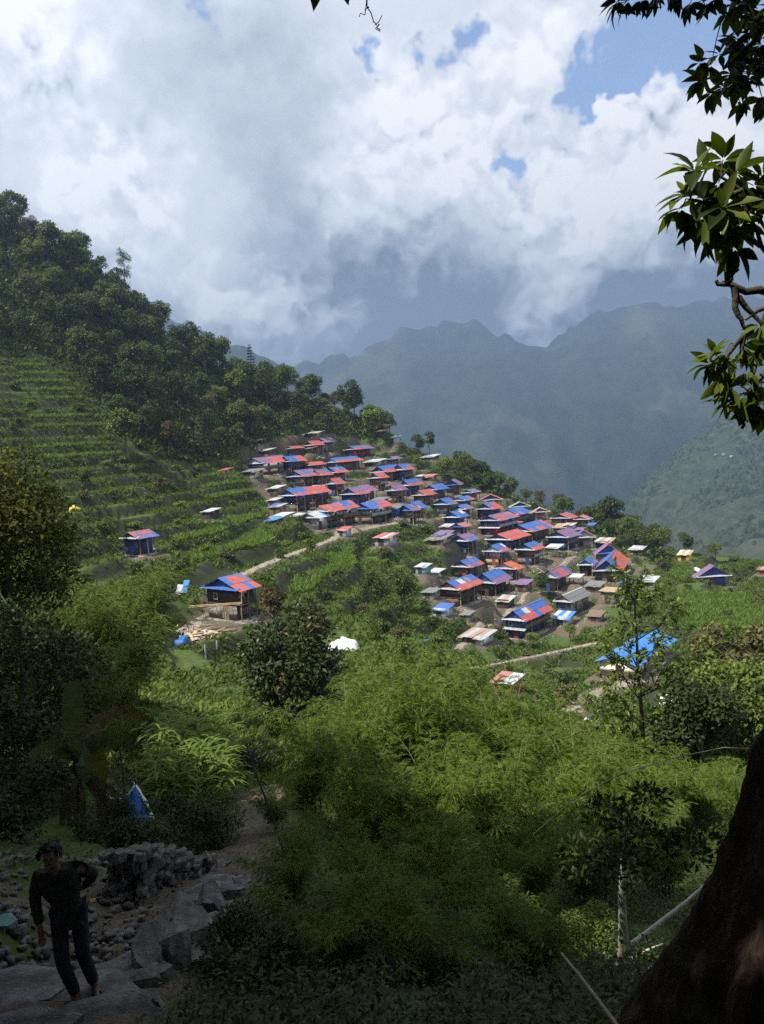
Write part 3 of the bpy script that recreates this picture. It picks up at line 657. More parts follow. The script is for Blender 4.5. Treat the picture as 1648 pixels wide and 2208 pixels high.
def long_red():
    g = hit(*pxy(4, 1455, 362)); k = g.y/FPX
    t_ = thing('stone_building', 'long low stone building with plain red roof at the far right', 'building', tuple(g), R(6), 'lone houses around the village')
    W_ = 49*k; hh = 12*k
    FLAT.append((g.x, g.y, (1, .1), (-.1, 1), W_/2+1, 3.5, g.z)); HOUSES.append((g.x, g.y, W_/2))
    bx('wall', 'stone', t_, -W_/2, W_/2, -2, 2, -1.5, hh*.72)
    for i in range(6):
        w_ = bx('window', 'w', t_, W_*(-.42+.168*i)-.35, W_*(-.42+.168*i)+.35, -2.06, -1.98, hh*.28, hh*.6)
        link('pane', ubox('glass'), w_, (0, -.6, 0), None, (.75, .3, .8))
    rb = MB().box(-W_/2-.3, W_/2+.3, -.06, .06, hh*1.12-.1, hh*1.12); ro = link('roof', rb.mesh('ridge', M['r']), t_)
    n = 12; wd = (W_+.8)/n
    for i in range(n):
        for sg in (-1, 1):
            a = math.atan2(hh*.42, 2.6)
            link('roof_sheet', usheet('r'), ro, (-W_/2-.4+i*wd+(wd if sg > 0 else 0), 0, hh*1.13), (0, a, R(-90 if sg < 0 else 90)), (2.75, wd+.03, .03))
long_red()

# the levelled yard of the building site, in front of the half-built house
_hx, _hy, _hz = FLAT[[i for i, f in enumerate(FLAT) if abs(f[0]-BUILDSITE.location.x) < .01 and abs(f[1]-BUILDSITE.location.y) < .01][0]][0:2]+(BUILDSITE.location.z,)
_g1 = (math.sin(R(50)), -math.cos(R(50))); _r1 = (math.cos(R(50)), math.sin(R(50)))
SITE = (_hx-_r1[0]*6.0+_g1[0]*1.0, _hy-_r1[1]*6.0+_g1[1]*1.0, _hz)
FLAT.append((SITE[0], SITE[1], _g1, _r1, 3.6, 2.6, _hz-.25)); HOUSES.append((SITE[0], SITE[1], 4.6))
# small huts filling the gaps between the rows
VPOLY = [(500, 965), (640, 935), (700, 925), (850, 962), (960, 1035), (1080, 1065), (1280, 1115), (1420, 1205), (1400, 1265), (1300, 1335), (1200, 1395), (1060, 1335), (930, 1320), (900, 1235), (960, 1195), (930, 1135), (850, 1112), (720, 1150), (600, 1122), (555, 1070)]
_near = [(690, 960, 'the back house row'), (560, 1010, 'the grey tin-walled house'), (740, 990, 'the pale-gabled house'), (690, 1020, 'the row of three'), (650, 1070, 'the stone based house'), (830, 1010, 'the top right pair'), (880, 1050, 'the bright blue walls'), (930, 1060, 'the all blue roof'), (960, 1090, 'the stone-floored house'), (1000, 1100, 'the timber-walled house'), (1080, 1125, 'the red-walled long house'), (1110, 1155, 'the largest red roof'), (1010, 1160, 'the mauve-striped blue house'), (1150, 1185, 'the plank-walled house'), (1210, 1160, 'the mauve blue-walled house'), (1230, 1120, 'the far right gables'), (1060, 1230, 'the orange-red roof'), (1000, 1250, 'the red-doored house'), (1180, 1250, 'the mauve open-fronted house'), (1300, 1215, 'the two facing gables'), (1250, 1300, 'the slate-roofed house'), (1140, 1340, 'the lowest blue house'), (770, 1090, 'the red-cornered blue roof'), (860, 1105, 'the striped stone house')]
_rg = random.Random(5); _n = 0
for _k in range(900):
    px, py = _rg.uniform(520, 1400), _rg.uniform(940, 1380)
    if _n >= 18 or not inpoly(np.array([[px, py]]), VPOLY)[0]: continue
    g = hit(px, py+8)
    if any((hx-g.x)**2+(hy-g.y)**2 < (hr+1.25)**2 for hx, hy, hr in HOUSES): continue
    q = min(_near, key=lambda l: (l[0]-px)**2+2*(l[1]-py)**2); dx, dy = px-q[0], py-q[1]; w_ = ('left of ' if dx < 0 else 'right of ') if abs(dx) > 1.3*abs(dy) else ('behind ' if dy < 0 else 'in front of ')
    rf = _rg.choice(['z', 'r', 'b', 'R', 's', 'zR', 'p', 'd', 'b']); nm = {'z': 'grey tin', 'w': 'white tin', 'r': 'red tin', 'b': 'blue tin', 'R': 'rusty tin', 's': 'dark slate', 'zR': 'patched rusty tin', 'p': 'mauve tin', 'd': 'plank'}[rf]
    wl = _rg.choice(['stone', 'wood', 'dark_wood', 'navy', 'z'])
    shed('small %s hut with %s roof %s' % ({'stone': 'stone', 'wood': 'plank', 'dark_wood': 'dark plank', 'navy': 'blue-walled', 'z': 'tin-walled'}[wl], nm, w_+q[2]), 0, px, py, _rg.uniform(22, 36), _rg.uniform(14, 20), rf, wl, tilt=_rg.uniform(5, 14)); _n += 1
print('huts', _n)
# ------------------------------------------------------------------ paths, then the ground itself
def resample(pts2, step):
    p = np.asarray(pts2, float); d = np.r_[0, np.cumsum(np.linalg.norm(np.diff(p, axis=0), axis=1))]
    s = np.arange(0, d[-1], step); return np.stack([np.interp(s, d, p[:, k]) for k in range(p.shape[1])], 1)
def smooth_line(p, it=3):
    p = p.copy()
    for _ in range(it): p[1:-1] = (p[:-2]+2*p[1:-1]+p[2:])/4
    return p
PATHS = []
def path_line(pixels, width, y0=40, name='path'):
    w = np.array([list(hit(x, y, y0)) for x, y in pixels])
    w = smooth_line(resample(w, 1.2), 6); PATHS.append((w, width, name)); return w
path_line([(352, 1330), (400, 1302), (450, 1278), (520, 1242), (560, 1222), (620, 1198), (680, 1178), (720, 1163), (780, 1144), (840, 1130), (900, 1128)], 1.5)
path_line([(985, 1400), (1010, 1378), (1060, 1346), (1100, 1322), (1135, 1290), (1165, 1262), (1200, 1232), (1240, 1200)], 1.1)
path_line([(715, 1165), (735, 1140), (790, 1132), (850, 1122)], 1.0)
path_line([(1230, 1530), (1270, 1500), (1330, 1478), (1400, 1465)], 2.2)
path_line([(1010, 1440), (1100, 1425), (1200, 1405), (1290, 1385)], .9)
EARTH = np.zeros_like(ZG)
for w, wid, nm in PATHS:
    for p in w:
        i0 = int((p[0]-GX0)/GS); j0 = int((p[1]-GY0)/GS); k = int((wid+2)/GS)+1
        sl_ = np.s_[max(0, j0-k):j0+k+1, max(0, i0-k):i0+k+1]
        dd = np.hypot(XX[sl_]-p[0], YY[sl_]-p[1]); wt = 1-sstep(dd, wid*.6, wid*.6+1.3)
        ZG[sl_] = ZG[sl_]*(1-wt)+p[2]*wt; EARTH[sl_] = np.maximum(EARTH[sl_], wt*.8); RISER[sl_] *= 1-wt
for (x, y, gd, rr, hu, hv, z) in FLAT:
    k = int((max(hu, hv)+3)*1.5/GS)+1; i0 = int((x-GX0)/GS); j0 = int((y-GY0)/GS)
    sl_ = np.s_[max(0, j0-k):j0+k+1, max(0, i0-k):i0+k+1]
    dx = XX[sl_]-x; dy = YY[sl_]-y
    u = np.abs(dx*gd[0]+dy*gd[1])-hu; v = np.abs(dx*rr[0]+dy*rr[1])-hv
    dd = np.maximum(u, v); wt = 1-sstep(dd, -.1, 2.4)
    ZG[sl_] = ZG[sl_]*(1-wt)+(z-.03)*wt; EARTH[sl_] = np.maximum(EARTH[sl_], 1-sstep(dd, .0, 1.7))
    RISER[sl_] *= 1-wt*.8
_vz = inpoly(proj(np.stack([XX.ravel(), YY.ravel(), ZG.ravel()], 1)), VPOLY).reshape(XX.shape) & (YY > 90)
_vn = fbm(XX/3.5, YY/3.5, 71, 3)
VILLAGE = _vz*1.0
EARTH = np.maximum(EARTH, np.where(_vz, sstep(_vn, .36, .56)*.75, 0))
def ground_mat():
    m_, b, o = mat('hillside_ground'); v = pos(b)
    e = b.new('ShaderNodeAttribute'); e.attribute_name = 'earth'; r_ = b.new('ShaderNodeAttribute'); r_.attribute_name = 'riser'
    n = b.noise(v, .35, 6, .65); n2 = b.noise(v, 1.7, 5, .65); n3 = b.noise(v, 5.0, 5, .7)
    gr = b.ramp(n2, [(.3, (.038, .062, .016)), (.55, (.065, .10, .026)), (.75, (.10, .13, .04))])
    gr = b.mix(b.map(n, .5, .7, 0, .5), gr, (.09, .085, .04))
    so_ = b.ramp(n3, [(.3, (.065, .052, .038)), (.6, (.14, .115, .085)), (.8, (.26, .22, .165))])
    ri = b.ramp(n3, [(.35, (.022, .030, .011)), (.6, (.045, .048, .024)), (.8, (.10, .09, .065))])  # risers: earth and stone tones, darkened to carry the shade of the steps
    c = b.mix(r_.outputs['Fac'], gr, ri)
    ef = b.map(b.math('ADD', e.outputs['Fac'], b.math('MULTIPLY', b.math('SUBTRACT', n2, .5), .9)), .35, .7)
    c = b.mix(ef, c, so_)
    principled(b, o, c, .95, .1, (n3, .8, .12)); return m_
M['ground'] = ground_mat()
def grid_mesh(name, X, Y, Z, material, attrs=None, keep=None):
    ny, nx = X.shape; V = np.stack([X, Y, Z], 2).reshape(-1, 3)
    idx = np.arange(nx*ny).reshape(ny, nx)
    F = np.stack([idx[:-1, :-1], idx[:-1, 1:], idx[1:, 1:], idx[1:, :-1]], 2).reshape(-1, 4)
    if keep is not None: F = F[keep[:-1, :-1].ravel()]
    me = mesh_np(name, V, F, material, None, True)
    for k, a in (attrs or {}).items():
        at = me.attributes.new(k, 'FLOAT', 'POINT'); at.data.foreach_set('value', a.astype(np.float32).ravel())
    return me
# near ground on a finer net: the rocky path that comes up to the viewer
NX0, NX1, NY0, NY1, NS = -12.0, 14.0, -6.0, 26.0, 0.16
nx_ = np.arange(NX0, NX1, NS); ny_ = np.arange(NY0, NY1, NS); NXX, NYY = np.meshgrid(nx_, ny_)
NZ = bil(ZB, GX0, GY0, GS, NXX, NYY)
WALK = np.array([list(P(60, 2230, 6.3)), list(P(120, 2165, 7.05)), list(P(260, 2110, 7.7)), list(P(330, 2040, 8.9)), list(P(400, 1960, 10.0)), list(P(470, 1905, 11.6)), list(P(545, 1850, 14)), list(P(560, 1760, 19)), list(P(535, 1690, 26))])
WALK = smooth_line(resample(WALK, .5), 4)
NE = np.zeros_like(NZ); d2 = np.full(NZ.shape, 1e9); zw = np.zeros_like(NZ)
for p in WALK:
    dd = np.hypot(NXX-p[0], NYY-p[1]); c_ = dd < d2; d2 = np.where(c_, dd, d2); zw = np.where(c_, p[2], zw)
wt = 1-sstep(d2, .9, 2.0); NZ = NZ*(1-wt)+zw*wt; NE = 1-sstep(d2, .7, 1.35)
_pj = proj(np.stack([NXX.ravel(), np.maximum(NYY, 3).ravel(), NZ.ravel()], 1)); NE = np.maximum(NE, (((_pj[:, 0] < 345) & (_pj[:, 1] > 1838) & (_pj[:, 0] > -700)).reshape(NZ.shape) & (NYY > 4))*sstep(fbm(NXX/.9, NYY/.9, 57, 3), .30, .55))
NZ = NZ+(fbm(NXX/1.3, NYY/1.3, 5, 4)-.5)*.30*(1-.55*wt)+(fbm(NXX/.35, NYY/.35, 15, 3)-.5)*.10
def HN(x, y): 
    r_ = bil(NZ, NX0, NY0, NS, np.atleast_1d(np.asarray(x, float)), np.atleast_1d(np.asarray(y, float)))
    return r_ if np.ndim(x) else float(r_[0])
inner = (XX > NX0+.6) & (XX < NX1-1.2) & (YY > NY0+.6) & (YY < NY1-1.2)
struct('hillside', grid_mesh('hillside', XX, YY, ZG, M['ground'], {'earth': EARTH, 'riser': RISER}, ~inner))
edge = np.minimum.reduce([NXX-NX0, NX1-NXX, NYY-NY0, NY1-NYY]); ew = sstep(edge, 0.2, 1.4)
NZ = NZ*ew+(bil(ZG, GX0, GY0, GS, NXX, NYY)+.02)*(1-ew)
struct('near_ground', grid_mesh('near_ground', NXX, NYY, NZ, M['ground'], {'earth': NE*.75, 'riser': np.zeros_like(NZ)}))
def strip(name, w, wid, material):
    t = np.gradient(w[:, :2], axis=0); t /= np.linalg.norm(t, axis=1)[:, None]; nrm = np.stack([-t[:, 1], t[:, 0]], 1)
    V = []; K = 5
    for i in range(len(w)):
        for k in range(K):
            a = (k/(K-1)-.5)*wid*(1+.25*math.sin(i*1.7+k*2.1)); x, y = w[i, 0]+nrm[i, 0]*a, w[i, 1]+nrm[i, 1]*a
            V.append((x, y, H(x, y)+.09-.07*abs(k/(K-1)-.5)*2))
    F = [[i*K+k, i*K+k+1, (i+1)*K+k+1, (i+1)*K+k] for i in range(len(w)-1) for k in range(K-1)]
    return struct(name, mesh_np(name, V, F, material, None, True))
M['path'] = rough_mat('trodden_path', [(.3, (.13, .105, .075)), (.5, (.24, .20, .15)), (.75, (.36, .31, .25))], 1.2, 6, .95, .6, .05, world=True)
for w, wid, nm in PATHS: strip('path', w, wid, M['path'])
# ------------------------------------------------------------------ far land
def forest_far(name, c1, c2, scale):
    m_, b, o = mat(name); v = pos(b); n = b.noise(v, scale, 8, .68); n2 = b.noise(v, scale*.12, 5, .6)
    c = b.ramp(n, [(.35, c1), (.65, c2)]); c = b.mix(b.map(n2, .55, .7, 0, .55), c, (.12, .12, .07))
    principled(b, o, c, .95, .05, (n, 1.0, 14)); return m_
M['far'] = forest_far('far_forest', (.010, .018, .009), (.036, .046, .024), .016)
M['spur'] = forest_far('spur_forest', (.030, .042, .020), (.085, .098, .050), .05)
def ridgefield(name, crest, D, y0, y1, xs, base, step, back, rough, material, seed):
    c = np.array([list(P(px, py, D)) for px, py in crest]); o_ = np.argsort(c[:, 0]); c = c[o_]
    X, Y = np.meshgrid(np.arange(xs[0], xs[1], step), np.arange(y0, y1, step))
    zc = np.interp(X, c[:, 0], c[:, 2])+(fbm(X/(D*.02), X*0+seed, seed, 4)-.5)*rough*.4
    t = np.clip((Y-y0)/(D-y0), 0, 1); Z = np.where(Y < D, base+(zc-base)*t**.95, zc-(Y-D)*back)
    wx = fbm(X/(D*.14)+.4*fbm(X/400, Y/400, seed+9), Y/(D*.35), seed+3, 5)
    Z = Z-rough*2.2*np.abs(wx-.5)*2*np.clip(t*(1-t)*4, 0, 1)*(Y < D)+(fbm(X/60, Y/60, seed+5, 4)-.5)*rough*.25
    return struct(name, grid_mesh(name, X, Y, Z, material))
ridgefield('far_mountain', [(-900, 560), (-300, 640), (100, 740), (500, 830), (640, 800), (720, 768), (800, 742), (900, 705), (1000, 690), (1060, 705), (1110, 738), (1160, 752), (1210, 728), (1260, 692), (1330, 665), (1420, 655), (1520, 648), (1650, 636), (2000, 600), (2800, 560)],
           3400, 1500, 4300, (-3600, 3800), -900, 26, .5, 230, M['far'], 4)
ridgefield('left_ridge', [(-400, 420), (100, 590), (300, 648), (400, 692), (450, 712), (520, 740), (560, 757), (620, 790), (680, 830), (760, 900), (850, 980), (950, 1080)], 2300, 1300, 3100, (-2300, 260), -700, 22, .8, 60, M['far'], 17)
SP = [(1700, 845, 1900), (1648, 868, 1880), (1560, 905, 1840), (1490, 945, 1800), (1420, 1000, 1760), (1378, 1045, 1700), (1372, 1085, 1620), (1390, 1130, 1540), (1440, 1180, 1400),
      (1648, 960, 1600), (1560, 1000, 1560), (1480, 1060, 1520), (1648, 1080, 1320), (1550, 1110, 1330), (1470, 1120, 1420), (1648, 1180, 1120), (1560, 1190, 1150), (1500, 1210, 1200), (1900, 800, 1900), (1900, 1000, 1400), (1900, 1200, 1000)]
sp = [tuple(P(*c)) for c in SP]
for c in SP[:9]:
    p = P(*c); sp.append((p.x-120, p.y+260, p.z-260))
sp = np.array(sp); _s = sp[:, :2]/300.0; _k = _phi(np.linalg.norm(_s[:, None]-_s[None], axis=2))+np.eye(len(sp))*.002
_n2 = len(sp); _A2 = np.zeros((_n2+3, _n2+3)); _A2[:_n2, :_n2] = _k; _A2[:_n2, _n2] = 1; _A2[:_n2, _n2+1:] = _s; _A2[_n2, :_n2] = 1; _A2[_n2+1:, :_n2] = _s.T
_w2 = np.linalg.solve(_A2, np.concatenate([sp[:, 2], np.zeros(3)]))
SX0, SY0, SS = 220.0, 820.0, 10.0
SXX, SYY = np.meshgrid(np.arange(SX0, 1500, SS), np.arange(SY0, 2300, SS))
_q = np.stack([SXX.ravel(), SYY.ravel()], 1)/300; _rr = np.linalg.norm(_q[:, None]-_s[None], axis=2)
SZ = (_phi(_rr)@_w2[:_n2]+_w2[_n2]+_q@_w2[_n2+1:]).reshape(SXX.shape)
SZ = SZ-60*np.abs(fbm(SXX/260, SYY/260, 41, 4)-.5)*2+(fbm(SXX/60, SYY/60, 44, 4)-.5)*34
SZ = np.maximum(SZ, -890)
struct('far_spur', grid_mesh('far_spur', SXX, SYY, SZ, M['spur']))
def spur_trees():
    g = np.random.default_rng(5); n = 11000
    x = g.uniform(SX0+30, 1250, n); y = g.uniform(SY0+60, 2050, n); z = bil(SZ, SX0, SY0, SS, x, y)
    pj = proj(np.stack([x, y, z], 1)); k = (pj[:, 0] < 1720) & (pj[:, 0] > 1330) & (pj[:, 1] > 820) & (pj[:, 1] < 1260) & (fbm(x/90, y/90, 77, 3) > .40)
    x, y, z = x[k], y[k], z[k]; n = len(x)
    a = np.linspace(0, 2*np.pi, 6)[:-1]; base = [(math.cos(t), math.sin(t), .0) for t in a]+[(.6*math.cos(t+.5), .6*math.sin(t+.5), .75) for t in a]+[(0, 0, 1.05)]
    base = np.array(base); F = [[i, (i+1) % 5, 5+(i+1) % 5, 5+i] for i in range(5)]+[[5+i, 5+(i+1) % 5, 10, 10] for i in range(5)]
    F = [[f[0], f[1], f[2]] for f in F]+[[f[0], f[2], f[3]] for f in F[:5]]
    s = g.uniform(2.2, 5.5, n); V = (base[None]*(1+g.uniform(-.25, .25, (n, 11, 1)))*np.stack([s, s, s*g.uniform(1.1, 2.0, n)], 1)[:, None])+np.stack([x, y, z-1], 1)[:, None]
    F = np.array(F)[None]+np.arange(n)[:, None, None]*11
    me = mesh_np('spur_trees', V.reshape(-1, 3), F.reshape(-1, 3), M['spurleaf'], np.repeat(g.uniform(0, 1, n), 15), True)
    o = link('far_woodland', me); o['kind'] = 'stuff'; o['label'] = 'scattered trees covering the hazy spur across the valley'
M['spurleaf'] = leaf_mat('spur_tree_leaves', (.016, .028, .011), (.055, .074, .03), None, .1, .8, .1, 0)
spur_trees()
for i, (px, py, lab) in enumerate([(1545, 985, 'leftmost'), (1562, 983, 'middle'), (1578, 989, 'rightmost')]):
    d = ray(px, py); ys = np.arange(1000, 2200, 4.0); zz = bil(SZ, SX0, SY0, SS, d.x/d.y*ys, ys); k = np.where(d.z/d.y*ys < zz)[0]
    y = ys[k[0]] if len(k) else 1600; x = d.x/d.y*y; z = float(bil(SZ, SX0, SY0, SS, np.array([x]), np.array([y]))[0])
    t_ = thing('far_house', lab+' of three tiny white-roofed houses on the hazy spur across the valley', 'house', (x, y, z), R(20*i), 'white specks of houses across the valley')
    bx('wall', 'stone', t_, -4, 4, -2.5, 2.5, -2, 3); link('roof', utri('w'), t_, (0, 0, 3), None, (4.6, 6, 1.6)); 
V = [(-9000, -3000, -905), (9000, -3000, -905), (9000, 9000, -905), (-9000, 9000, -905)]
struct('valley_floor', mesh_np('valley_floor', V, [[0, 1, 2, 3]], M['far']))
# ------------------------------------------------------------------ the air
def haze():
    m_, b, o = mat('haze_air'); v = b.new('ShaderNodeVolumePrincipled'); v.inputs['Color'].default_value = (.44, .63, .93, 1); v.inputs['Density'].default_value = 3.3e-4
    v.inputs['Anisotropy'].default_value = 0.5
    b.l.new(v.outputs[0], o.inputs['Volume'])
    ob = link('haze', mesh_np('haze', boxv(-9100, 9100, -3100, 9100, -906, 640), BOXF, m_)); ob['kind'] = 'stuff'; ob['label'] = 'thin bluish mountain haze over the valley'
haze()
# ------------------------------------------------------------------ woods
M['leaf_dark'] = leaf_mat('dark_broadleaf', (0.023, 0.049, 0.013), (0.068, 0.114, 0.026), (0.111, 0.156, 0.046), .22, .5, .35, .5)
M['leaf_mid'] = leaf_mat('mid_broadleaf', (0.039, 0.081, 0.018), (0.098, 0.163, 0.034), (0.143, 0.195, 0.058), .25, .5, .35, .45)
M['leaf_olive'] = leaf_mat('olive_broadleaf', (0.046, 0.061, 0.022), (0.111, 0.127, 0.047), (0.169, 0.156, 0.078), .2, .55, .3, .45)
M['leaf_light'] = leaf_mat('light_broadleaf', (0.065, 0.117, 0.023), (0.137, 0.215, 0.039), (0.195, 0.260, 0.065), .3, .5, .35, .4)
M['leaf_rust'] = leaf_mat('russet_broadleaf', (.055, .052, .024), (.105, .088, .042), (.13, .10, .05), .2, .55, .3, .4)
M['leaf_conifer'] = leaf_mat('conifer_needles', (0.021, 0.044, 0.021), (0.055, 0.086, 0.039), None, .1, .6, .25, .35)
def crown_pts(g, n, a, b_, cz, hgt, lumps, lr=(.32, .5)):
    c = rdir(lumps, g)*np.cbrt(g.uniform(.25, 1, lumps))[:, None]*np.array([a, b_, hgt*.5])*.72; c[:, 2] += cz
    r_ = g.uniform(lr[0], lr[1], lumps)*min(a, hgt*.5)
    k = g.choice(lumps, n, p=r_**2/np.sum(r_**2)); d = rdir(n, g); d[:, 2] = np.where(d[:, 2] < -.35, -d[:, 2], d[:, 2])
    rad = r_[k]*(1-.45*g.uniform(0, 1, n)**2); p = c[k]+d*rad[:, None]*np.array([1, 1, .85])
    lt = g.uniform(-.12, .12, lumps)[k]
    return p, d, lt
def crown_mesh(name, seed, mname, n, a, hgt, cz, lumps, ln, wd, lr=(.32, .5), droop=.3, fold=.12):
    g = np.random.default_rng(seed); p, d, lt = crown_pts(g, n, a, a*g.uniform(.85, 1.1), cz, hgt, lumps, lr)
    ax = d*.5+rdir(n, g)*.9; ax[:, 2] -= droop; nor = d*1.0+rdir(n, g)*.6+np.array([0, 0, .5])
    V, F = leaves(p, nor, ax, ln*g.uniform(.7, 1.3, n), wd*g.uniform(.75, 1.25, n), fold)
    return mesh_np(name, V, F, M[mname], np.clip(g.uniform(0, 1, n)+lt, 0, 1))
def trunk_mesh(name, seed, hgt, r0, spread, nb=5, mname='bark', lean=.08, low=.35):
    g = random.Random(seed); mb = MB(); top = Vector((g.uniform(-lean, lean)*hgt, g.uniform(-lean, lean)*hgt, hgt))
    pts_ = [top*(i/7)+Vector((g.uniform(-1, 1), g.uniform(-1, 1), 0))*.025*hgt*(i > 0) for i in range(8)]; pts_[0].z = -.8
    mb.tube(pts_, [r0*(1.35 if i == 0 else 1)*(1-.85*i/7) for i in range(8)], 7)
    for k in range(nb):
        t = low+(.9-low)*k/max(1, nb-1); q = top*t; a = k*2.4+g.uniform(0, 1); l_ = spread*(1.05-.5*t)
        e = q+Vector((math.cos(a)*l_, math.sin(a)*l_, l_*g.uniform(.4, .9)))
        md = q.lerp(e, .5)+Vector((0, 0, -.08*l_)); mb.tube([q, q.lerp(md, .5)+Vector((0, 0, .0)), md, e], [r0*.5*(1-t*.5), r0*.4*(1-t*.5), r0*.28*(1-t*.5), r0*.06], 5)
    return mb.mesh(name, M[mname], True)
def tree_proto(key, mname, hgt, a, n, ln, lumps, seed, r0=.22, hc=None, bark='bark', lr=(.32, .5), nb=5, low=.35, wd=.6):
    hc = hc or hgt*.72
    return (trunk_mesh(key+'_trunk', seed, hgt*.86, r0, a*.8, nb, bark, low=low), crown_mesh(key+'_crown', seed+1, mname, n, a, hc, hgt-hc/2, lumps, ln, ln*wd, lr))
def conifer_proto(key, hgt, a, n, seed, bare=.12):
    g = np.random.default_rng(seed); mb = MB(); mb.tube([(0, 0, -.6), (0, 0, hgt*.5), (.05, 0, hgt)], [.2, .12, .02], 6)
    t = bare+(1-bare)*g.uniform(0, 1, n)**1.15; whorl = np.round(t*14)/14; t = whorl+g.uniform(-.012, .012, n); r_ = a*(1-t)**.8*g.uniform(.15, 1, n)*(.75+.5*_h(np.round(whorl*14), g.integers(0, 5, n), 3)); th = g.integers(0, 5, n)*1.257+whorl*20+g.normal(0, .16, n)
    p = np.stack([r_*np.cos(th), r_*np.sin(th), t*hgt+r_*.12], 1); d = np.stack([np.cos(th), np.sin(th), np.full(n, -.25)], 1)
    V, F = leaves(p, np.array([0, 0, 1.0])+rdir(n, g)*.4, d+rdir(n, g)*.35, .62*g.uniform(.7, 1.2, n), .2, .05)
    return (mb.mesh(key+'_trunk', M['bark'], True), mesh_np(key+'_crown', V, F, M['leaf_conifer'], g.uniform(0, 1, n)))
PROTO = {}
for i in range(3): PROTO['dark%d' % i] = tree_proto('dark_tree%d' % i, 'leaf_dark', 11+i, 3.6+.3*i, 2300, .62, 16, 100+i)
for i in range(3): PROTO['mid%d' % i] = tree_proto('mid_tree%d' % i, 'leaf_mid', 10+i, 3.4+.3*i, 2200, .58, 15, 200+i)
for i in range(2): PROTO['olive%d' % i] = tree_proto('olive_tree%d' % i, 'leaf_olive', 9.5+i, 3.3, 1900, .5, 14, 300+i)
PROTO['light0'] = tree_proto('light_tree0', 'leaf_light', 9, 3.0, 1900, .55, 13, 400); PROTO['light1'] = tree_proto('light_tree1', 'leaf_light', 10.5, 3.1, 1900, .55, 13, 401)
PROTO['rust0'] = tree_proto('rust_tree0', 'leaf_rust', 9, 3.0, 1500, .5, 13, 500)
PROTO['slim0'] = tree_proto('slim_tree0', 'leaf_dark', 12, 2.3, 1500, .5, 13, 600, lr=(.25, .4)); PROTO['slim1'] = tree_proto('slim_tree1', 'leaf_mid', 12.5, 2.4, 1300, .5, 12, 601, lr=(.25, .4), hc=7)
PROTO['conifer0'] = conifer_proto('conifer0', 11, 2.2, 1500, 700); PROTO['pine0'] = (trunk_mesh('pine_trunk', 701, 12.6, .17, 1.5, 12, lean=.03, low=.42), crown_mesh('pine_crown', 701, 'leaf_conifer', 1500, 1.75, 7.2, 9.6, 22, .38, .07, (.16, .3)))
COLW = {'dark': 'dark green', 'mid': 'mid green', 'olive': 'olive green', 'light': 'light green', 'rust': 'russet', 'slim': 'slender', 'conifer': 'dark coniferous', 'pine': 'thin-crowned pine'}
NTREE = 0
def plant(key, x, y, z, s, label, group=None, rz=None, name=None, sz=None):
    tr, cr = PROTO[key]; k = key.rstrip('0123456789')
    o = thing(name or ('pine_tree' if k in ('pine',) else 'conifer_tree' if k == 'conifer' else 'broadleaf_tree'), label, 'tree' if name is None else name.replace('_', ' '), (x, y, z), rnd.uniform(0, 6.28) if rz is None else rz, group)
    o.scale = (s, s, sz or s); link('trunk', tr, o); link('crown', cr, o); return o
def scatter(poly, n, spacing, seed, region, tries=40000, hh=H, avoid=True, first=None):
    g = np.random.default_rng(seed); out = list(first or []); x = g.uniform(region[0], region[1], tries); y = g.uniform(region[2], region[3], tries)
    z = H(x, y); pj = proj(np.stack([x, y, z], 1)); ok = inpoly(pj, poly)
    got = []
    cell = {}
    for i in np.where(ok)[0]:
        cx_, cy_ = int(x[i]//spacing), int(y[i]//spacing); bad = False
        for a in (-1, 0, 1):
            for c_ in (-1, 0, 1):
                for (u, v) in cell.get((cx_+a, cy_+c_), ()):
                    if (u-x[i])**2+(v-y[i])**2 < spacing**2: bad = True
        if bad: continue
        if avoid and any((hx-x[i])**2+(hy-y[i])**2 < (hr+.8)**2 for hx, hy, hr in HOUSES): continue
        cell.setdefault((cx_, cy_), []).append((x[i], y[i])); got.append((x[i], y[i], z[i], pj[i, 0], pj[i, 1]))
        if len(got) >= n: break
    return got
# where a tree stands is said by what is nearest to it
def forest_label(kk, s, px, py):
    sky_y = np.interp(px, [c[0] for c in SKYL], [c[1] for c in SKYL]); low = np.interp(px, [-60, 110, 205, 240, 330, 430, 520, 600, 870], [740, 770, 850, 925, 985, 1000, 985, 940, 955]); t = (py-sky_y)/max(25, low-sky_y)
    row = 'on the skyline' if t < .14 else 'in the upper forest' if t < .42 else 'in the middle of the forest' if t < .72 else 'at the lower forest edge'
    cols = [(0, 'outside the left border'), (110, 'above the left terraces'), (230, 'left of the lone pine'), (330, 'under the lone pine'), (440, 'right of the lone pine'), (560, 'left of the village top'), (680, 'above the village'), (2000, 'on the ridge behind the village')]
    w_ = next(n for x, n in cols if px < x); sz = 'small' if s < .75 else 'mid-sized' if s < .92 else 'large'
    return '%s %s tree %s %s' % (sz, COLW[kk], row, w_)
fk = ['dark0', 'dark1', 'dark2', 'mid0', 'mid1', 'mid2', 'olive0', 'olive1', 'light0', 'light1', 'slim0', 'dark0', 'dark1', 'mid0', 'mid1', 'conifer0', 'dark2', 'mid2', 'dark0', 'dark2', 'olive0', 'rust0']
for (x, y, z, px, py) in scatter(FOREST, 296, 4.1, 3, (-175, 40, 140, 300)):
    k = rnd.choice(fk); kk = k.rstrip('0123456789'); s = rnd.choice([rnd.uniform(.5, .8), rnd.uniform(.7, 1.0), rnd.uniform(.9, 1.2)])
    plant(k, x, y, z-.3, s, forest_label(kk, s, px, py), 'trees of the forest on the left slope')
p = hit(281, 692, smooth=False); plant('pine0', p.x, p.y, p.z, 1.6, 'lone tall thin pine standing out above the left skyline')
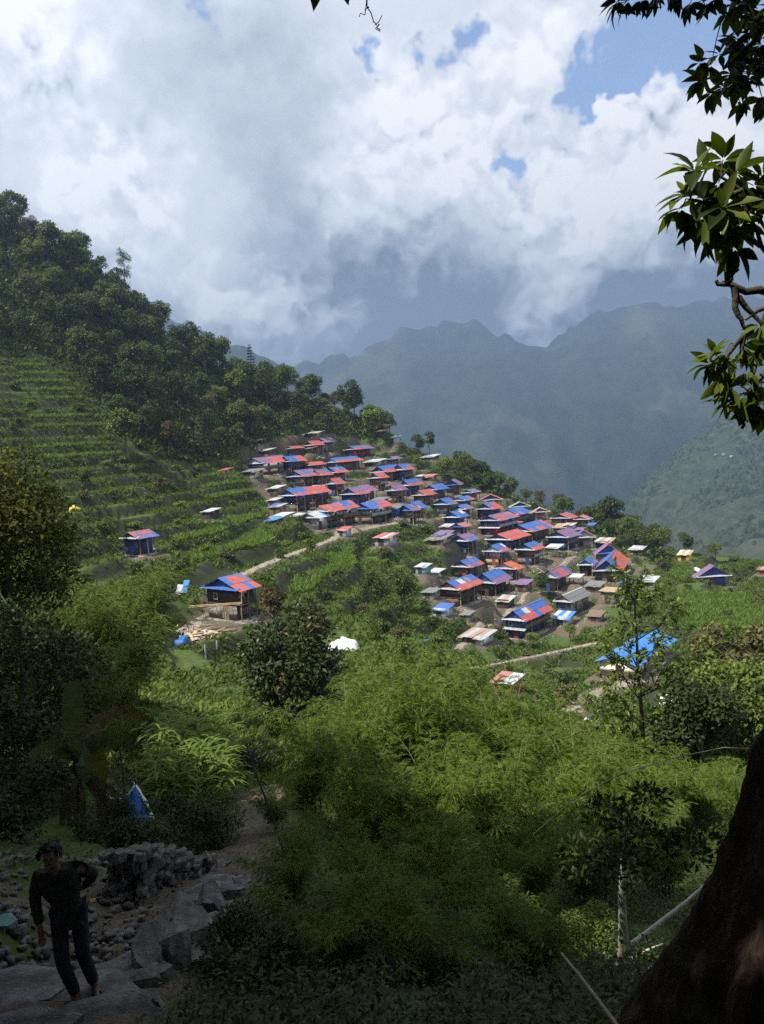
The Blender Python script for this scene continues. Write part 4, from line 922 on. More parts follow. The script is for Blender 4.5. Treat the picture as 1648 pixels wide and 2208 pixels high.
for i, (px, py, k, s, lab) in enumerate([(905, 985, 'dark1', .62, 'leftmost of three dark trees in the gap right of the topmost terrace'), (928, 985, 'slim0', .8, 'tall middle one of three dark trees in the gap right of the topmost terrace'), (955, 990, 'dark2', .7, 'rightmost of three dark trees in the gap right of the topmost terrace'),
        (962, 1040, 'light0', .95, 'bright green round tree right of the blue-roofed rows'), (1110, 1045, 'conifer0', 1.0, 'small dark conifer on top of the wooded knoll'), (1012, 970, 'slim1', .3, 'tiny tree on the bare left crest of the wooded knoll'),
        (700, 965, 'slim1', .55, 'pale-stemmed thin tree on the terrace above the back roofs'), (1020, 1025, 'mid1', 1.05, 'wide mid green tree on the left of the wooded knoll'), (1065, 1045, 'olive0', 1.05, 'olive tree on the wooded knoll below the small conifer'),
        (1268, 1128, 'dark2', 1.15, 'dark tree standing highest on the wooded slope right of the village'), (1322, 1150, 'dark0', 1.05, 'round dark tree in the middle of the wooded slope right of the village'), (1375, 1172, 'slim0', .8, 'slender tree near the lower end of the wooded slope right of the village'),
        (1480, 1200, 'dark1', .6, 'dark bushy tree above the lone house on the right'), (1545, 1215, 'light1', .6, 'round green tree left of the long red roof'), (1215, 1120, 'mid2', .6, 'mid green tree at the left end of the right wooded slope'),
        (1170, 1285, 'dark0', .42, 'small leafy tree in front of the mauve and red open-fronted house'), (270, 990, 'mid0', 1.05, 'big round green tree standing in front of the left forest'), (345, 1085, 'olive1', .55, 'grey-green half-bare tree on the left terraces'),
        (870, 1320, 'dark1', .55, 'dark tree on the green terrace left of the red-doored house'), (815, 1330, 'dark2', .5, 'second dark tree on the green terrace, nearer the white tarpaulin'), (1230, 1385, 'light1', .33, 'small bright tree beside the lowest blue house'), (1150, 1400, 'light0', .36, 'small bright tree below the lowest blue house'),
        (1360, 1330, 'mid1', .5, 'leafy tree behind the school roof'), (230, 1190, 'light1', .5, 'rounded green bush-like tree left of the lone mauve-roofed house')]):
    p = hit(px, py, smooth=False); plant(k, p.x, p.y, p.z-.2, s, lab)
for (x, y, z, px, py) in scatter(WOOD_R, 70, 3.2, 4, (0, 130, 180, 280)):
    k = rnd.choice(['dark0', 'dark1', 'mid0', 'mid2', 'olive0', 'rust0', 'slim0']); kk = k.rstrip('0123456789'); s = rnd.uniform(.5, .82)
    w_ = 'on the left of the wooded knoll' if px < 1060 else 'on top of the wooded knoll' if px < 1120 else 'on the right flank of the wooded knoll' if px < 1180 else 'at the upper left of the wooded slope beyond the village' if px < 1260 else 'in the middle of the wooded slope beyond the village' if px < 1340 else 'at the lower right of the wooded slope beyond the village'
    plant(k, x, y, z-.3, s, '%s %s tree %s' % ('small' if s < .62 else 'mid-sized' if s < .72 else 'large', COLW[kk], w_), 'trees of the knoll and slope behind the village')
# bushes
for i, (mn, c1) in enumerate([('leaf_mid', 0), ('leaf_dark', 0), ('leaf_light', 0), ('leaf_olive', 0)]):
    PROTO['bush%d' % i] = (trunk_mesh('bush_stem%d' % i, 800+i, 1.2, .06, .8, 4), crown_mesh('bush_crown%d' % i, 810+i, mn, 650, 1.35, 2.0, .95, 9, .34, .2, (.4, .6)))
TERR = [(-60, 1010), (40, 740), (110, 770), (205, 850), (240, 925), (330, 985), (430, 1000), (520, 985), (700, 945), (830, 955), (1000, 1030), (1160, 1110), (1420, 1210), (1700, 1210), (1700, 1500), (1300, 1600), (1000, 1500), (800, 1450), (600, 1420), (400, 1400), (200, 1330), (-60, 1200)]
bw = ['mid green', 'dark green', 'light green', 'olive']
for (x, y, z, px, py) in scatter(TERR, 240, 3.6, 9, (-90, 110, 55, 270)):
    i = rnd.randrange(4)
    if bil(VILLAGE, GX0, GY0, GS, np.array([x]), np.array([y]))[0] > .5 and rnd.random() < .6: continue
    lm = [(320, 1190, 'the lone mauve-roofed house'), (480, 1300, 'the half-built house'), (150, 950, 'the left maize terraces'), (160, 1090, 'the yellow heap'), (454, 1100, 'the dark terrace hut'), (600, 1010, 'the top left house row'), (700, 975, 'the back house row'), (840, 1000, 'the top right house pair'), (640, 1100, 'the stone based blue and red house'), (830, 1160, 'the patched shack by the path'), (700, 1180, 'the bend of the path'), (740, 1370, 'the white tarpaulin'), (940, 1180, 'the sagging slate hut'), (985, 1290, 'the red-doored house'), (860, 1250, 'the canvas shelter'), (1140, 1340, 'the lowest blue house'), (1030, 1370, 'the rusty flat shed'), (1095, 1465, 'the red-brown shack'), (1250, 1400, 'the strip field'), (1380, 1420, 'the blue school roof'), (1330, 1220, 'the orange-red roof'), (1170, 1220, 'the plank-walled house'), (1210, 1160, 'the mauve blue-walled house'), (1100, 1100, 'the grey-green roof'), (1480, 1195, 'the yellow-walled shelter'), (1545, 1240, 'the lone house in the crops'), (1600, 1195, 'the long red roof'), (1560, 1340, 'the right border fields'), (980, 1060, 'the upper right village edge'), (760, 1280, 'the green terraces below the path'), (600, 1250, 'the middle of the path')]
    q = min(lm, key=lambda l: (l[0]-px)**2+1.6*(l[1]-py)**2); s = rnd.uniform(.5, 1.25); dx, dy = px-q[0], py-q[1]
    w_ = ('left of ' if dx < 0 else 'right of ') if abs(dx) > abs(dy) else ('above ' if dy < 0 else 'below ')
    plant('bush%d' % i, x, y, z-.15, s, '%s %s bush %s' % ('small' if s < .75 else 'mid-sized' if s < 1.0 else 'large', bw[i], w_+q[2]), 'bushes of the terraced slope', name='bush', sz=rnd.uniform(.5, 1.1))
# crops and weeds: nobody could count these
M['weed'] = leaf_mat('hillside_weeds', (0.044, 0.081, 0.018), (0.107, 0.163, 0.036), (0.169, 0.195, 0.065), .3, .55, .3, 0)
M['maize'] = leaf_mat('maize_leaves', (0.065, 0.130, 0.026), (0.150, 0.247, 0.052), None, .35, .45, .4, 0)
def blocked(x, y):
    ok = np.ones(len(x), bool)
    for (hx, hy, gd, rr, hu, hv, z) in FLAT:
        dx = x-hx; dy = y-hy; ok &= ~((np.abs(dx*gd[0]+dy*gd[1]) < hu-.3) & (np.abs(dx*rr[0]+dy*rr[1]) < hv-.3))
    e = bil(EARTH, GX0, GY0, GS, x, y); return ok & (e < .62)
def tuft(x, y, z, g, k, ln, wd, up=.9, spread=.25):
    n = len(x); P0 = np.repeat(np.stack([x, y, z], 1), k, 0)+np.concatenate([g.normal(0, spread, (n*k, 2)), np.zeros((n*k, 1))], 1)
    ax = rdir(n*k, g)*np.array([1, 1, .4]); ax[:, 2] = np.abs(ax[:, 2])+up*g.uniform(.2, 1, n*k)
    nor = rdir(n*k, g)*.6+np.array([0, 0, 1.0]); return leaves(P0, nor, ax, ln*g.uniform(.6, 1.4, n*k), wd*g.uniform(.7, 1.3, n*k), .1)
def weeds():
    g = np.random.default_rng(21); n = 150000; x = g.uniform(-105, 125, n); y = 50+g.uniform(0, 1, n)**.9*215; z = H(x, y)
    pj = proj(np.stack([x, y, z], 1)); k = (pj[:, 0] > -60) & (pj[:, 0] < 1710) & (pj[:, 1] > 700) & (pj[:, 1] < 1750) & blocked(x, y)
    ri = bil(RISER, GX0, GY0, GS, x, y); vi = bil(VILLAGE, GX0, GY0, GS, x, y) > .5; k &= (fbm(x/6, y/6, 61, 3)-.16*ri > .35) & ~(vi & (g.uniform(0, 1, n) < .72))
    x, y, z, ri = x[k], y[k], z[k], ri[k]; print('weeds', len(x))
    V, F = tuft(x, y, z-.05, g, 6, .55, .26, .8, .3)
    t = np.repeat(np.clip(fbm(x/4, y/4, 63, 3)*1.3-.2, 0, 1), 6)*.6+g.uniform(0, .4, len(F))
    o = link('ground_cover', mesh_np('ground_cover', V, F, M['weed'], t)); o['kind'] = 'stuff'; o['label'] = 'low green weeds and grass covering the terraced slope'
weeds()
MAIZE = [[(60, 960), (230, 945), (270, 1000), (100, 1010)], [(380, 1150), (560, 1100), (650, 1115), (660, 1160), (540, 1215), (430, 1230), (370, 1200)], [(610, 1240), (760, 1180), (800, 1200), (700, 1270), (620, 1290)], [(30, 780), (130, 800), (190, 880), (60, 880)],
         [(1420, 1215), (1560, 1230), (1470, 1260)], [(1460, 1280), (1648, 1290), (1648, 1360), (1480, 1370)], [(60, 890), (220, 890), (235, 935), (70, 940)], [(420, 1010), (500, 990), (560, 1080), (450, 1090)]]
def maize():
    g = np.random.default_rng(22); n = 90000; x = g.uniform(-95, 95, n); y = g.uniform(70, 210, n); z = H(x, y); pj = proj(np.stack([x, y, z], 1))
    k = np.zeros(n, bool)
    for po in MAIZE: k |= inpoly(pj, po)
    k &= blocked(x, y) & (bil(RISER, GX0, GY0, GS, x, y) < .3); x, y, z = x[k][:9000], y[k][:9000], z[k][:9000]; print('maize', len(x))
    V, F = tuft(x, y, z+.35, g, 8, .95, .14, 1.0, .10)
    o = link('maize_crop', mesh_np('maize_crop', V, F, M['maize'], g.uniform(0, 1, len(F)))); o['kind'] = 'stuff'; o['label'] = 'bright green maize standing on the terraces'
maize()
def understory():
    g = np.random.default_rng(23); n = 60000; x = g.uniform(-175, 130, n); y = g.uniform(140, 300, n); z = H(x, y); pj = proj(np.stack([x, y, z], 1))
    k = inpoly(pj, FOREST) | inpoly(pj, WOOD_R); x, y, z = x[k][:16000], y[k][:16000], z[k][:16000]
    V, F = tuft(x, y, z+.2, g, 7, 1.2, .6, .9, .7)
    o = link('undergrowth', mesh_np('undergrowth', V, F, M['leaf_dark'], g.uniform(0, 1, len(F)))); o['kind'] = 'stuff'; o['label'] = 'thick undergrowth beneath the forest trees'
understory()
# ------------------------------------------------------------------ bamboo
M['bamboo_leaf'] = leaf_mat('bamboo_leaves', (.050, .105, .014), (.140, .235, .034), (.24, .26, .08), .38, .5, .35, .18, .93)
M['bamboo_leaf_far'] = leaf_mat('distant_bamboo_leaves', (.05, .095, .016), (.13, .20, .034), (.19, .22, .07), .35, .5, .35, .2, .93)
M['culm'] = rough_mat('bamboo_culm', [(.3, (.10, .13, .035)), (.7, (.24, .26, .09))], 5, 3, .5, .1, .005)
M['dry_culm'] = rough_mat('dry_bamboo_culm', [(.3, (.24, .19, .10)), (.7, (.42, .35, .20))], 5, 3, .55, .1, .005)
def bamboo_proto(key, seed, nc, h, spread, mname, ln=.25, wd=.019, nodes=17, tw=5, lv=13, twl=.95):
    g = np.random.default_rng(seed); mb = MB(); P0 = []; D0 = []; T0 = []
    for i in range(nc):
        a = g.uniform(0, 6.28); r0 = .55*math.sqrt(g.uniform(0, 1)); hh = h*g.uniform(.62, 1.0); o_ = np.array([math.cos(a), math.sin(a), 0]); sp = spread*g.uniform(.35, 1.1)
        t = np.linspace(0, 1, 9); c = np.stack([o_[0]*(r0+sp*t**2.2), o_[1]*(r0+sp*t**2.2), hh*(t-.20*t**4)], 1); c[0, 2] = -.4
        mb.tube(c, np.linspace(.022, .004, 9), 5)
        for k in range(nodes):
            tt = .22+.78*(k+g.uniform(0, 1))/nodes
            p = np.array([np.interp(tt, t, c[:, j]) for j in range(3)])
            for q in range(tw):
                b_ = g.uniform(0, 6.28); d = np.array([math.cos(b_), math.sin(b_), g.uniform(.5, 1.4)])+o_*.5*tt; d /= np.linalg.norm(d)
                L_ = twl*g.uniform(.5, 1.15)*(1.0-.35*tt)
                s = g.uniform(.25, 1, lv); pp = p+d*L_*s[:, None]; pp[:, 2] -= .55*L_*s**2
                P0.append(pp); dd = d+np.zeros((lv, 3)); dd[:, 2] -= .9*s+.15; D0.append(dd); T0.append(np.full(lv, g.uniform(0, .45)))
                if q < 2: mb.tube([p, p+d*L_*.5+[0, 0, -.08*L_], p+d*L_+[0, 0, -.42*L_]], [.005, .004, .002], 3)
    P0 = np.concatenate(P0); D0 = np.concatenate(D0); T0 = np.concatenate(T0); n = len(P0)
    ax = D0/np.linalg.norm(D0, axis=1)[:, None]+rdir(n, g)*.30+np.array([.20, 0, -.10]); nor = rdir(n, g)*.7+np.array([0, 0, .8])
    V, F = leaves(P0, nor, ax, ln*g.uniform(.6, 1.35, n), wd*g.uniform(.8, 1.3, n), .1)
    return (mb.mesh(key+'_culms', M['culm'], True), mesh_np(key+'_foliage', V, F, M[mname], np.clip(T0+g.uniform(0, .6, n)-(g.uniform(0, 1, n) < .0)*1, 0, 1)))
BAM = {'near': [bamboo_proto('bamboo_near%d' % i, 900+i, 24, 6.0, 2.6, 'bamboo_leaf') for i in range(3)],
       'far': [bamboo_proto('bamboo_far%d' % i, 950+i, 22, 7.0, 2.8, 'bamboo_leaf_far', .30, .026, 15, 4, 13, 1.1) for i in range(2)]}
def gz(x, y): return HN(x, y) if (NX0+1 < x < NX1-1.5 and NY0+1 < y < NY1-1.5) else H(x, y)
def top_plant(protos, i, px, py, D, hproto, label, name, cat, parts=('culms', 'foliage'), group=None, wmul=1.0):
    p = P(px, py, D); z = gz(p.x, p.y); s = max((p.z-z), 1.2)/hproto
    o = thing(name, label, cat, (p.x, p.y, z-.05), rnd.uniform(-.5, .5), group); w = s*wmul; o.scale = (w, w, s)
    for nm, me in zip(parts, protos[i % len(protos)]): link(nm, me, o)
    return o
for i, (px, py, D, w, lab) in enumerate([(850, 1375, 25, 1.0, 'tallest sunlit bamboo clump, its tip just below the white tarpaulin'), (735, 1440, 23, 1.0, 'sunlit bamboo clump left of the tallest one'), (965, 1400, 24.5, 1.0, 'sunlit bamboo clump just right of the tallest one'), (1085, 1425, 24, 1.0, 'sunlit bamboo clump below the red-brown shack'),
        (655, 1520, 20, .9, 'bamboo clump beside the russet leaved tree'), (590, 1660, 16.5, .85, 'dark bamboo clump at the path side'), (775, 1590, 17, 1.05, 'bamboo clump in front of the tallest one'), (930, 1580, 17.5, 1.1, 'bamboo clump in the centre of the thicket'), (1090, 1560, 18.5, 1.1, 'bamboo clump right of the thicket centre'),
        (1235, 1545, 19.5, 1.1, 'bamboo clump left of the leafy sapling'), (1370, 1590, 20.5, 1.1, 'bamboo clump below the leafy sapling'), (1500, 1600, 21.5, 1.1, 'bamboo clump at the right, near the big mossy trunk'), (1610, 1640, 19, 1.0, 'bamboo clump half behind the big mossy trunk'),
        (640, 1790, 12.6, .95, 'shaded bamboo clump at the lower left of the thicket'), (800, 1760, 12.4, 1.05, 'shaded bamboo clump at the bottom middle'), (960, 1750, 12.8, 1.05, 'second shaded bamboo clump at the bottom middle'), (1120, 1730, 13.4, 1.05, 'shaded bamboo clump left of the pale barked tree'), (1270, 1710, 14.4, 1.0, 'shaded bamboo clump above the pale barked tree'), (1420, 1720, 15.5, 1.0, 'bamboo clump between the pale barked tree and the mossy trunk'), (620, 1960, 10.2, 1.1, 'lowest dark bamboo clump next to the path edge'), (850, 1930, 10.2, 1.2, 'lowest dark bamboo clump in the bottom middle'), (1060, 1920, 10.6, 1.2, 'lowest dark bamboo clump left of the leaning stick'), (720, 2060, 8.3, 1.4, 'bamboo clump at the bottom edge, right of the path'), (930, 2050, 8.3, 1.4, 'bamboo clump at the bottom edge, below the thicket centre'), (1130, 2040, 8.6, 1.3, 'bamboo clump at the bottom edge beside the leaning stick')]):
    top_plant(BAM['near'], i, px, py, D, 5.6, lab, 'bamboo_clump', 'bamboo', group='bamboo thicket in the middle', wmul=w)
for i, (px, py, D, lab) in enumerate([(235, 1165, 38, 'topmost bamboo clump of the left thicket, left of the lone house'), (255, 1245, 36, 'left bamboo clump drooping under the lone mauve-roofed house'), (150, 1200, 35, 'left bamboo clump against the dark tree'), (250, 1425, 33, 'left bamboo clump beside the half-built house'), (200, 1345, 31, 'left bamboo clump in the middle of its thicket'), (190, 1400, 28, 'left bamboo clump above the banana plant'), (345, 1590, 30, 'left bamboo clump just above the maize'),
        (100, 1330, 27, 'left bamboo clump at the edge of the dark tree'), (290, 1500, 27, 'lowest bamboo clump of the left thicket')]):
    top_plant(BAM['far'], i, px, py, D, 6.5, lab, 'bamboo_clump', 'bamboo', group='bamboo thicket at the left')
# ------------------------------------------------------------------ trees of the foreground
M['leaf_gloss'] = leaf_mat('glossy_dark_leaves', (.020, .042, .012), (.056, .088, .026), (.14, .10, .055), .18, .32, .5, .1, .91)
M['leaf_yellow'] = leaf_mat('yellowing_leaves', (.026, .040, .010), (.085, .105, .020), (.16, .15, .03), .35, .5, .35, .2, .86)  # yellow of the tree's sunlit rim put into the leaf colour
M['leaf_shade'] = leaf_mat('deep_green_leaves', (.018, .034, .010), (.045, .072, .020), None, .2, .45, .4, .2)
def crown_tree(name, label, px, py, D, a, hc, n, ln, mname, lumps, seed, wd=.5, r0=.14, lr=(.3, .45), bark='bark', cz_off=0.0):
    p = P(px, py, D); z = gz(p.x, p.y); h_ = p.z-z
    o = thing(name, label, 'tree', (p.x, p.y, z-.1), 0)
    link('trunk', trunk_mesh(name+'_trunk', seed, h_*.9, r0, a*.85, 7, bark, low=.2), o)
    link('crown', crown_mesh(name+'_crown', seed, mname, n, a, hc, h_-hc/2+cz_off, lumps, ln, ln*wd, lr), o); return o
crown_tree('broadleaf_tree', 'glossy tree with russet tinted leaves in front of the half-built house', 612, 1262, 37, 2.55, 8.2, 11000, .29, 'leaf_gloss', 34, 31, .42)
crown_tree('broadleaf_tree', 'small russet leaved tree right beside the half-built house', 585, 1262, 80, 1.8, 3.4, 1500, .42, 'leaf_rust', 9, 32)
crown_tree('broadleaf_tree', 'big dark tree with yellow sunlit rim at the left edge', -40, 880, 25, 3.0, 9.0, 15000, .19, 'leaf_yellow', 34, 33)
crown_tree('broadleaf_tree', 'dark tree at the left edge below the yellow rimmed one', 20, 1230, 21, 2.4, 6.0, 9000, .17, 'leaf_shade', 22, 34)
crown_tree('broadleaf_tree', 'very dark leafy tree behind the banana plant at the left edge', -30, 1460, 17.5, 2.0, 4.5, 7000, .15, 'leaf_shade', 18, 35)
crown_tree('broadleaf_tree', 'dark shrubby tree under the russet leaved tree, by the path', 545, 1590, 29, 1.5, 3.6, 4500, .16, 'leaf_gloss', 14, 36)
crown_tree('broadleaf_tree', 'leafy tree at the right edge beside the sapling', 1610, 1400, 30, 2.6, 4.6, 5500, .24, 'leaf_mid', 18, 37)
crown_tree('broadleaf_tree', 'rounded dark bush-like tree right of the sapling', 1500, 1460, 27, 2.0, 3.8, 4500, .22, 'leaf_shade', 16, 38)
crown_tree('broadleaf_tree', 'dull green tree standing on the right hand slope above the sapling', 1580, 1330, 48, 2.8, 4.0, 3000, .34, 'leaf_olive', 14, 39)
# unseen trees added left, right and behind the viewer to darken the foreground
def clear_of_view(w, mx=150):
    """keep boughs that do not hang into the open view down the valley"""
    q = w@_RB.T; x = CX+FPX*q[:, 0]/np.maximum(q[:, 2], .01); y = CY-FPX*q[:, 1]/np.maximum(q[:, 2], .01)
    gap = np.zeros(len(w), bool); sd = np.array(sdir)
    for (px, py, D, r_) in [(1590, 800, 3.8, .75), (1570, 1890, 3.28, .10), (1535, 1985, 3.25, .06), (1340, 2030, 10.4, .7), (1280, 2090, 11, .35), (1600, 420, 3.1, .35)]:  # canopy openings cut along the sun's direction to light chosen spots
        v = w-np.array(P(px, py, D)); t = v@sd; gap |= (t > 0) & (np.linalg.norm(v-t[:, None]*sd, axis=1) < r_+.2)
    return ~gap & ~((q[:, 2] > .05) & (x > -mx) & (x < 1648+mx) & (y > -mx) & (y < 2208+mx))
for i, (x, y, top, a) in enumerate([(-6.9, 4.0, 14.5, 5.4), (-7.2, 7.6, 16.5, 5.4), (-7.5, -3.0, 11, 5.4), (-15.0, 12.5, 16, 5.4), (-2.0, -5.5, 11, 5.4), (4.5, -4.5, 11, 5.4), (10.5, 1.0, 12, 5.4), (-14.0, 2.0, 16, 5.4), (-5.5, -11, 12, 5.4), (4.0, -12, 12, 5.4), (-16.0, 8.5, 17, 5.4), (13.5, 8.0, 11, 5.4), (-12, -8, 13, 5.4), (12, -7, 11, 5.4), (-22, 26, 9, 5.4)]):
    z = gz(x, y)-.3; h_ = top-z; o = thing('broadleaf_tree', 'tall shade tree near the path, standing outside the picture', 'tree', (x, y, z), 0, 'shade trees around the viewer')
    g = np.random.default_rng(140+i); n = 13000; hc = h_*.86; p, d, lt = crown_pts(g, n, a, a, h_-hc/2, hc, 30, (.34, .5)); k = clear_of_view(p+np.array([x, y, z])); p = p[k]; d = d[k]; n = len(p)
    V, F = leaves(p, d+rdir(n, g)*.7+np.array([0, 0, .4]), d*.5+rdir(n, g), .46*g.uniform(.7, 1.3, n), .30, .1)
    link('trunk', trunk_mesh('shade_trunk', 41+i, h_*.8, .30, 1.6, 5, low=.6), o); link('crown', mesh_np('shade_crown', V, F, M['leaf_shade'], g.uniform(0, 1, n)), o)
# thin sapling with scattered leaves
def sapling():
    b0 = P(1388, 1612, 28); b0.z = gz(b0.x, b0.y); g = np.random.default_rng(55)
    o = thing('sapling_tree', 'thin dark-stemmed sapling with scattered leaves in front of the blue-roofed school', 'tree', tuple(b0), 0)
    loc = lambda px, py, dd=0: np.array(P(px, py, 28+dd)-b0)
    mb = MB(); main = [np.array([0, 0, -.4]), loc(1384, 1540), loc(1376, 1450), loc(1373, 1370), loc(1368, 1290), loc(1360, 1215)]
    mb.tube(main, [.09, .075, .06, .05, .03, .012], 7)
    ends = [(1300, 1520, .4, 1585), (1325, 1415, -.3, 1510), (1445, 1415, .3, 1505), (1455, 1505, -.4, 1570), (1310, 1480, -.6, 1550), (1420, 1380, -.5, 1460), (1340, 1350, .5, 1440), (1300, 1452, .6, 1560), (1470, 1470, -.5, 1560), (1290, 1370, -.4, 1450), (1445, 1345, .8, 1430), (1330, 1290, .3, 1370), (1420, 1270, -.3, 1350), (1505, 1530, .5, 1585), (1560, 1500, .2, 1590), (1260, 1500, .2, 1580), (1520, 1400, .7, 1500), (1600, 1455, -.6, 1580), (1340, 1225, .1, 1300), (1385, 1230, .2, 1300), (1470, 1290, .2, 1380), (1580, 1350, 0, 1500), (1310, 1560, -.8, 1600), (1450, 1560, -1, 1600), (1540, 1580, -1, 1605)]
    P0 = []; D0 = []
    for px, py, dd, sy in ends:
        q = np.array([np.interp(-sy, [-1612, -1540, -1450, -1370, -1290, -1215], [m_[k] for m_ in main]) for k in range(3)]); e = loc(px, py, dd); md = (q+e)/2+np.array([0, 0, -.12*np.linalg.norm(e-q)])
        mb.tube([q, md, e], [.032, .02, .006], 5)
        for s in range(19):
            w_ = g.uniform(.25, 1); pt = (q*(1-w_)**2+2*md*w_*(1-w_)+e*w_*w_); d = rdir(1, g)[0]*np.array([1, 1, .6])+(e-q)*.2; te = pt+d/np.linalg.norm(d)*g.uniform(.25, .65)
            mb.tube([pt, (pt+te)/2+[0, 0, .04], te], [.008, .005, .003], 3)
            k = 8; f = g.uniform(.25, 1, k)[:, None]; P0.append(pt+(te-pt)*f); D0.append((te-pt)/np.linalg.norm(te-pt)+rdir(k, g)*.8)
    link('trunk', mb.mesh('sapling_trunk', M['bark'], True), o)
    P0 = np.concatenate(P0); D0 = np.concatenate(D0); n = len(P0); D0[:, 2] -= .25
    V, F = leaves(P0, rdir(n, g)*.6+np.array([0, 0, 1.0]), D0, .27*g.uniform(.6, 1.3, n), .10*g.uniform(.8, 1.2, n), .15)
    link('foliage', mesh_np('sapling_leaves', V, F, M['leaf_light'], g.uniform(0, 1, n)), o)
sapling()
def pale_tree():
    D = 10.4; b0 = P(1335, 2120, D); b0.z = gz(b0.x, b0.y); loc = lambda px, py, dd=0: tuple(np.array(P(px, py, D+dd)-b0))
    o = thing('pale_barked_tree', 'small forked tree with pale mottled bark beside the big mossy trunk', 'tree', tuple(b0), 0)
    link('trunk', MB().tube([(0, 0, -.5), loc(1336, 2108), loc(1346, 2050), loc(1343, 1985), loc(1341, 1925), loc(1346, 1840), loc(1352, 1760)], [.115, .095, .085, .062, .05, .042, .02], 9).mesh('pale_trunk', M['pale_bark'], True), o)
    link('limb', MB().tube([loc(1346, 2050), loc(1385, 2020, .1), loc(1425, 1988, .2), loc(1480, 1945, .4), loc(1540, 1890, .6)], [.045, .040, .034, .028, .015], 8).mesh('pale_limb', M['pale_bark'], True), o)
    link('limb', MB().tube([loc(1352, 2072, .3), loc(1395, 2050, .5), loc(1430, 2035, .7)], [.03, .022, .012], 6).mesh('pale_twig', M['pale_bark'], True), o)
    g = np.random.default_rng(5); p, d, lt = crown_pts(g, 1600, 1.3, 1.2, 0, 1.6, 9); p = p*np.array([1.1, 1, .9])+np.array(loc(1385, 1800, -.5)); V, F = leaves(p, d+rdir(1600, g), d+rdir(1600, g), .11, .05, .1)
    link('crown', mesh_np('pale_tree_leaves', V, F, M['leaf_shade'], g.uniform(0, 1, 1600)), o)
pale_tree()
# ------------------------------------------------------------------ the mossy tree beside the viewer, its hanging branches
M['moss_bark'] = None
def moss_bark():
    m_, b, o = mat('mossy_bark'); v = obj_coord(b); mp = b.new('ShaderNodeMapping'); b.l.new(v, mp.inputs[0]); mp.inputs['Scale'].default_value = (1, 1, .35)
    n = b.noise(mp.outputs[0], 9, 7, .7, 1.2); n2 = b.noise(v, 3.0, 5, .6); n3 = b.noise(v, 26, 4, .7)
    c = b.ramp(n, [(.32, (.010, .007, .005)), (.52, (.036, .022, .015)), (.72, (.10, .074, .051))]); c = b.mix(b.map(n2, .55, .68, 0, .75), c, (.060, .062, .022))
    principled(b, o, c, .95, .1, (b.math('ADD', n, b.math('MULTIPLY', n3, .4)), 1.0, .05)); M['moss_bark'] = m_
moss_bark()
M['canopy_leaf'] = leaf_mat('canopy_leaf', (.028, .055, .012), (.085, .13, .025), None, .34, .35, .5, .6)
M['young_leaf'] = leaf_mat('young_canopy_leaf', (.085, .14, .022), (.13, .19, .03), None, .42, .35, .5, .5)  # brighter leaf copy with sunlight put into its colour
def big_leaf(name, mname, seed, w=.36, curl=.18):
    g = random.Random(seed); n = 6; V = []; F = []
    prof = [.06, .62, .98, .92, .55, .02]
    for i in range(n):
        t = i/(n-1); z = -curl*t*t+g.uniform(-.01, .01); hw = w/2*prof[i]
        V += [(t, -hw, z+hw*.35), (t, 0, z), (t, hw, z+hw*.35)]
    for i in range(n-1):
        a = i*3; F += [[a, a+3, a+4, a+1], [a+1, a+4, a+5, a+2]]
    return mesh_np(name, V, F, M[mname], [g.uniform(0, 1)]*len(F), True)
LEAF = {k: [big_leaf('leaf_'+k+str(i), k, i+(9 if k[0] == 'y' else 0), .34+.05*i, .10+.12*i) for i in range(4)] for k in ('canopy_leaf', 'young_leaf')}
def frame(axis, nor):
    x = Vector(axis).normalized(); z = Vector(nor); z = (z-x*z.dot(x)); z = z.normalized() if z.length > 1e-4 else x.orthogonal().normalized(); y = z.cross(x); m_ = Matrix((x, y, z)).transposed().to_4x4(); return m_
BIG = thing('mossy_tree', 'huge dark mossy tree at the right edge, branches hanging into the top right', 'tree', (0, 0, 0), 0)
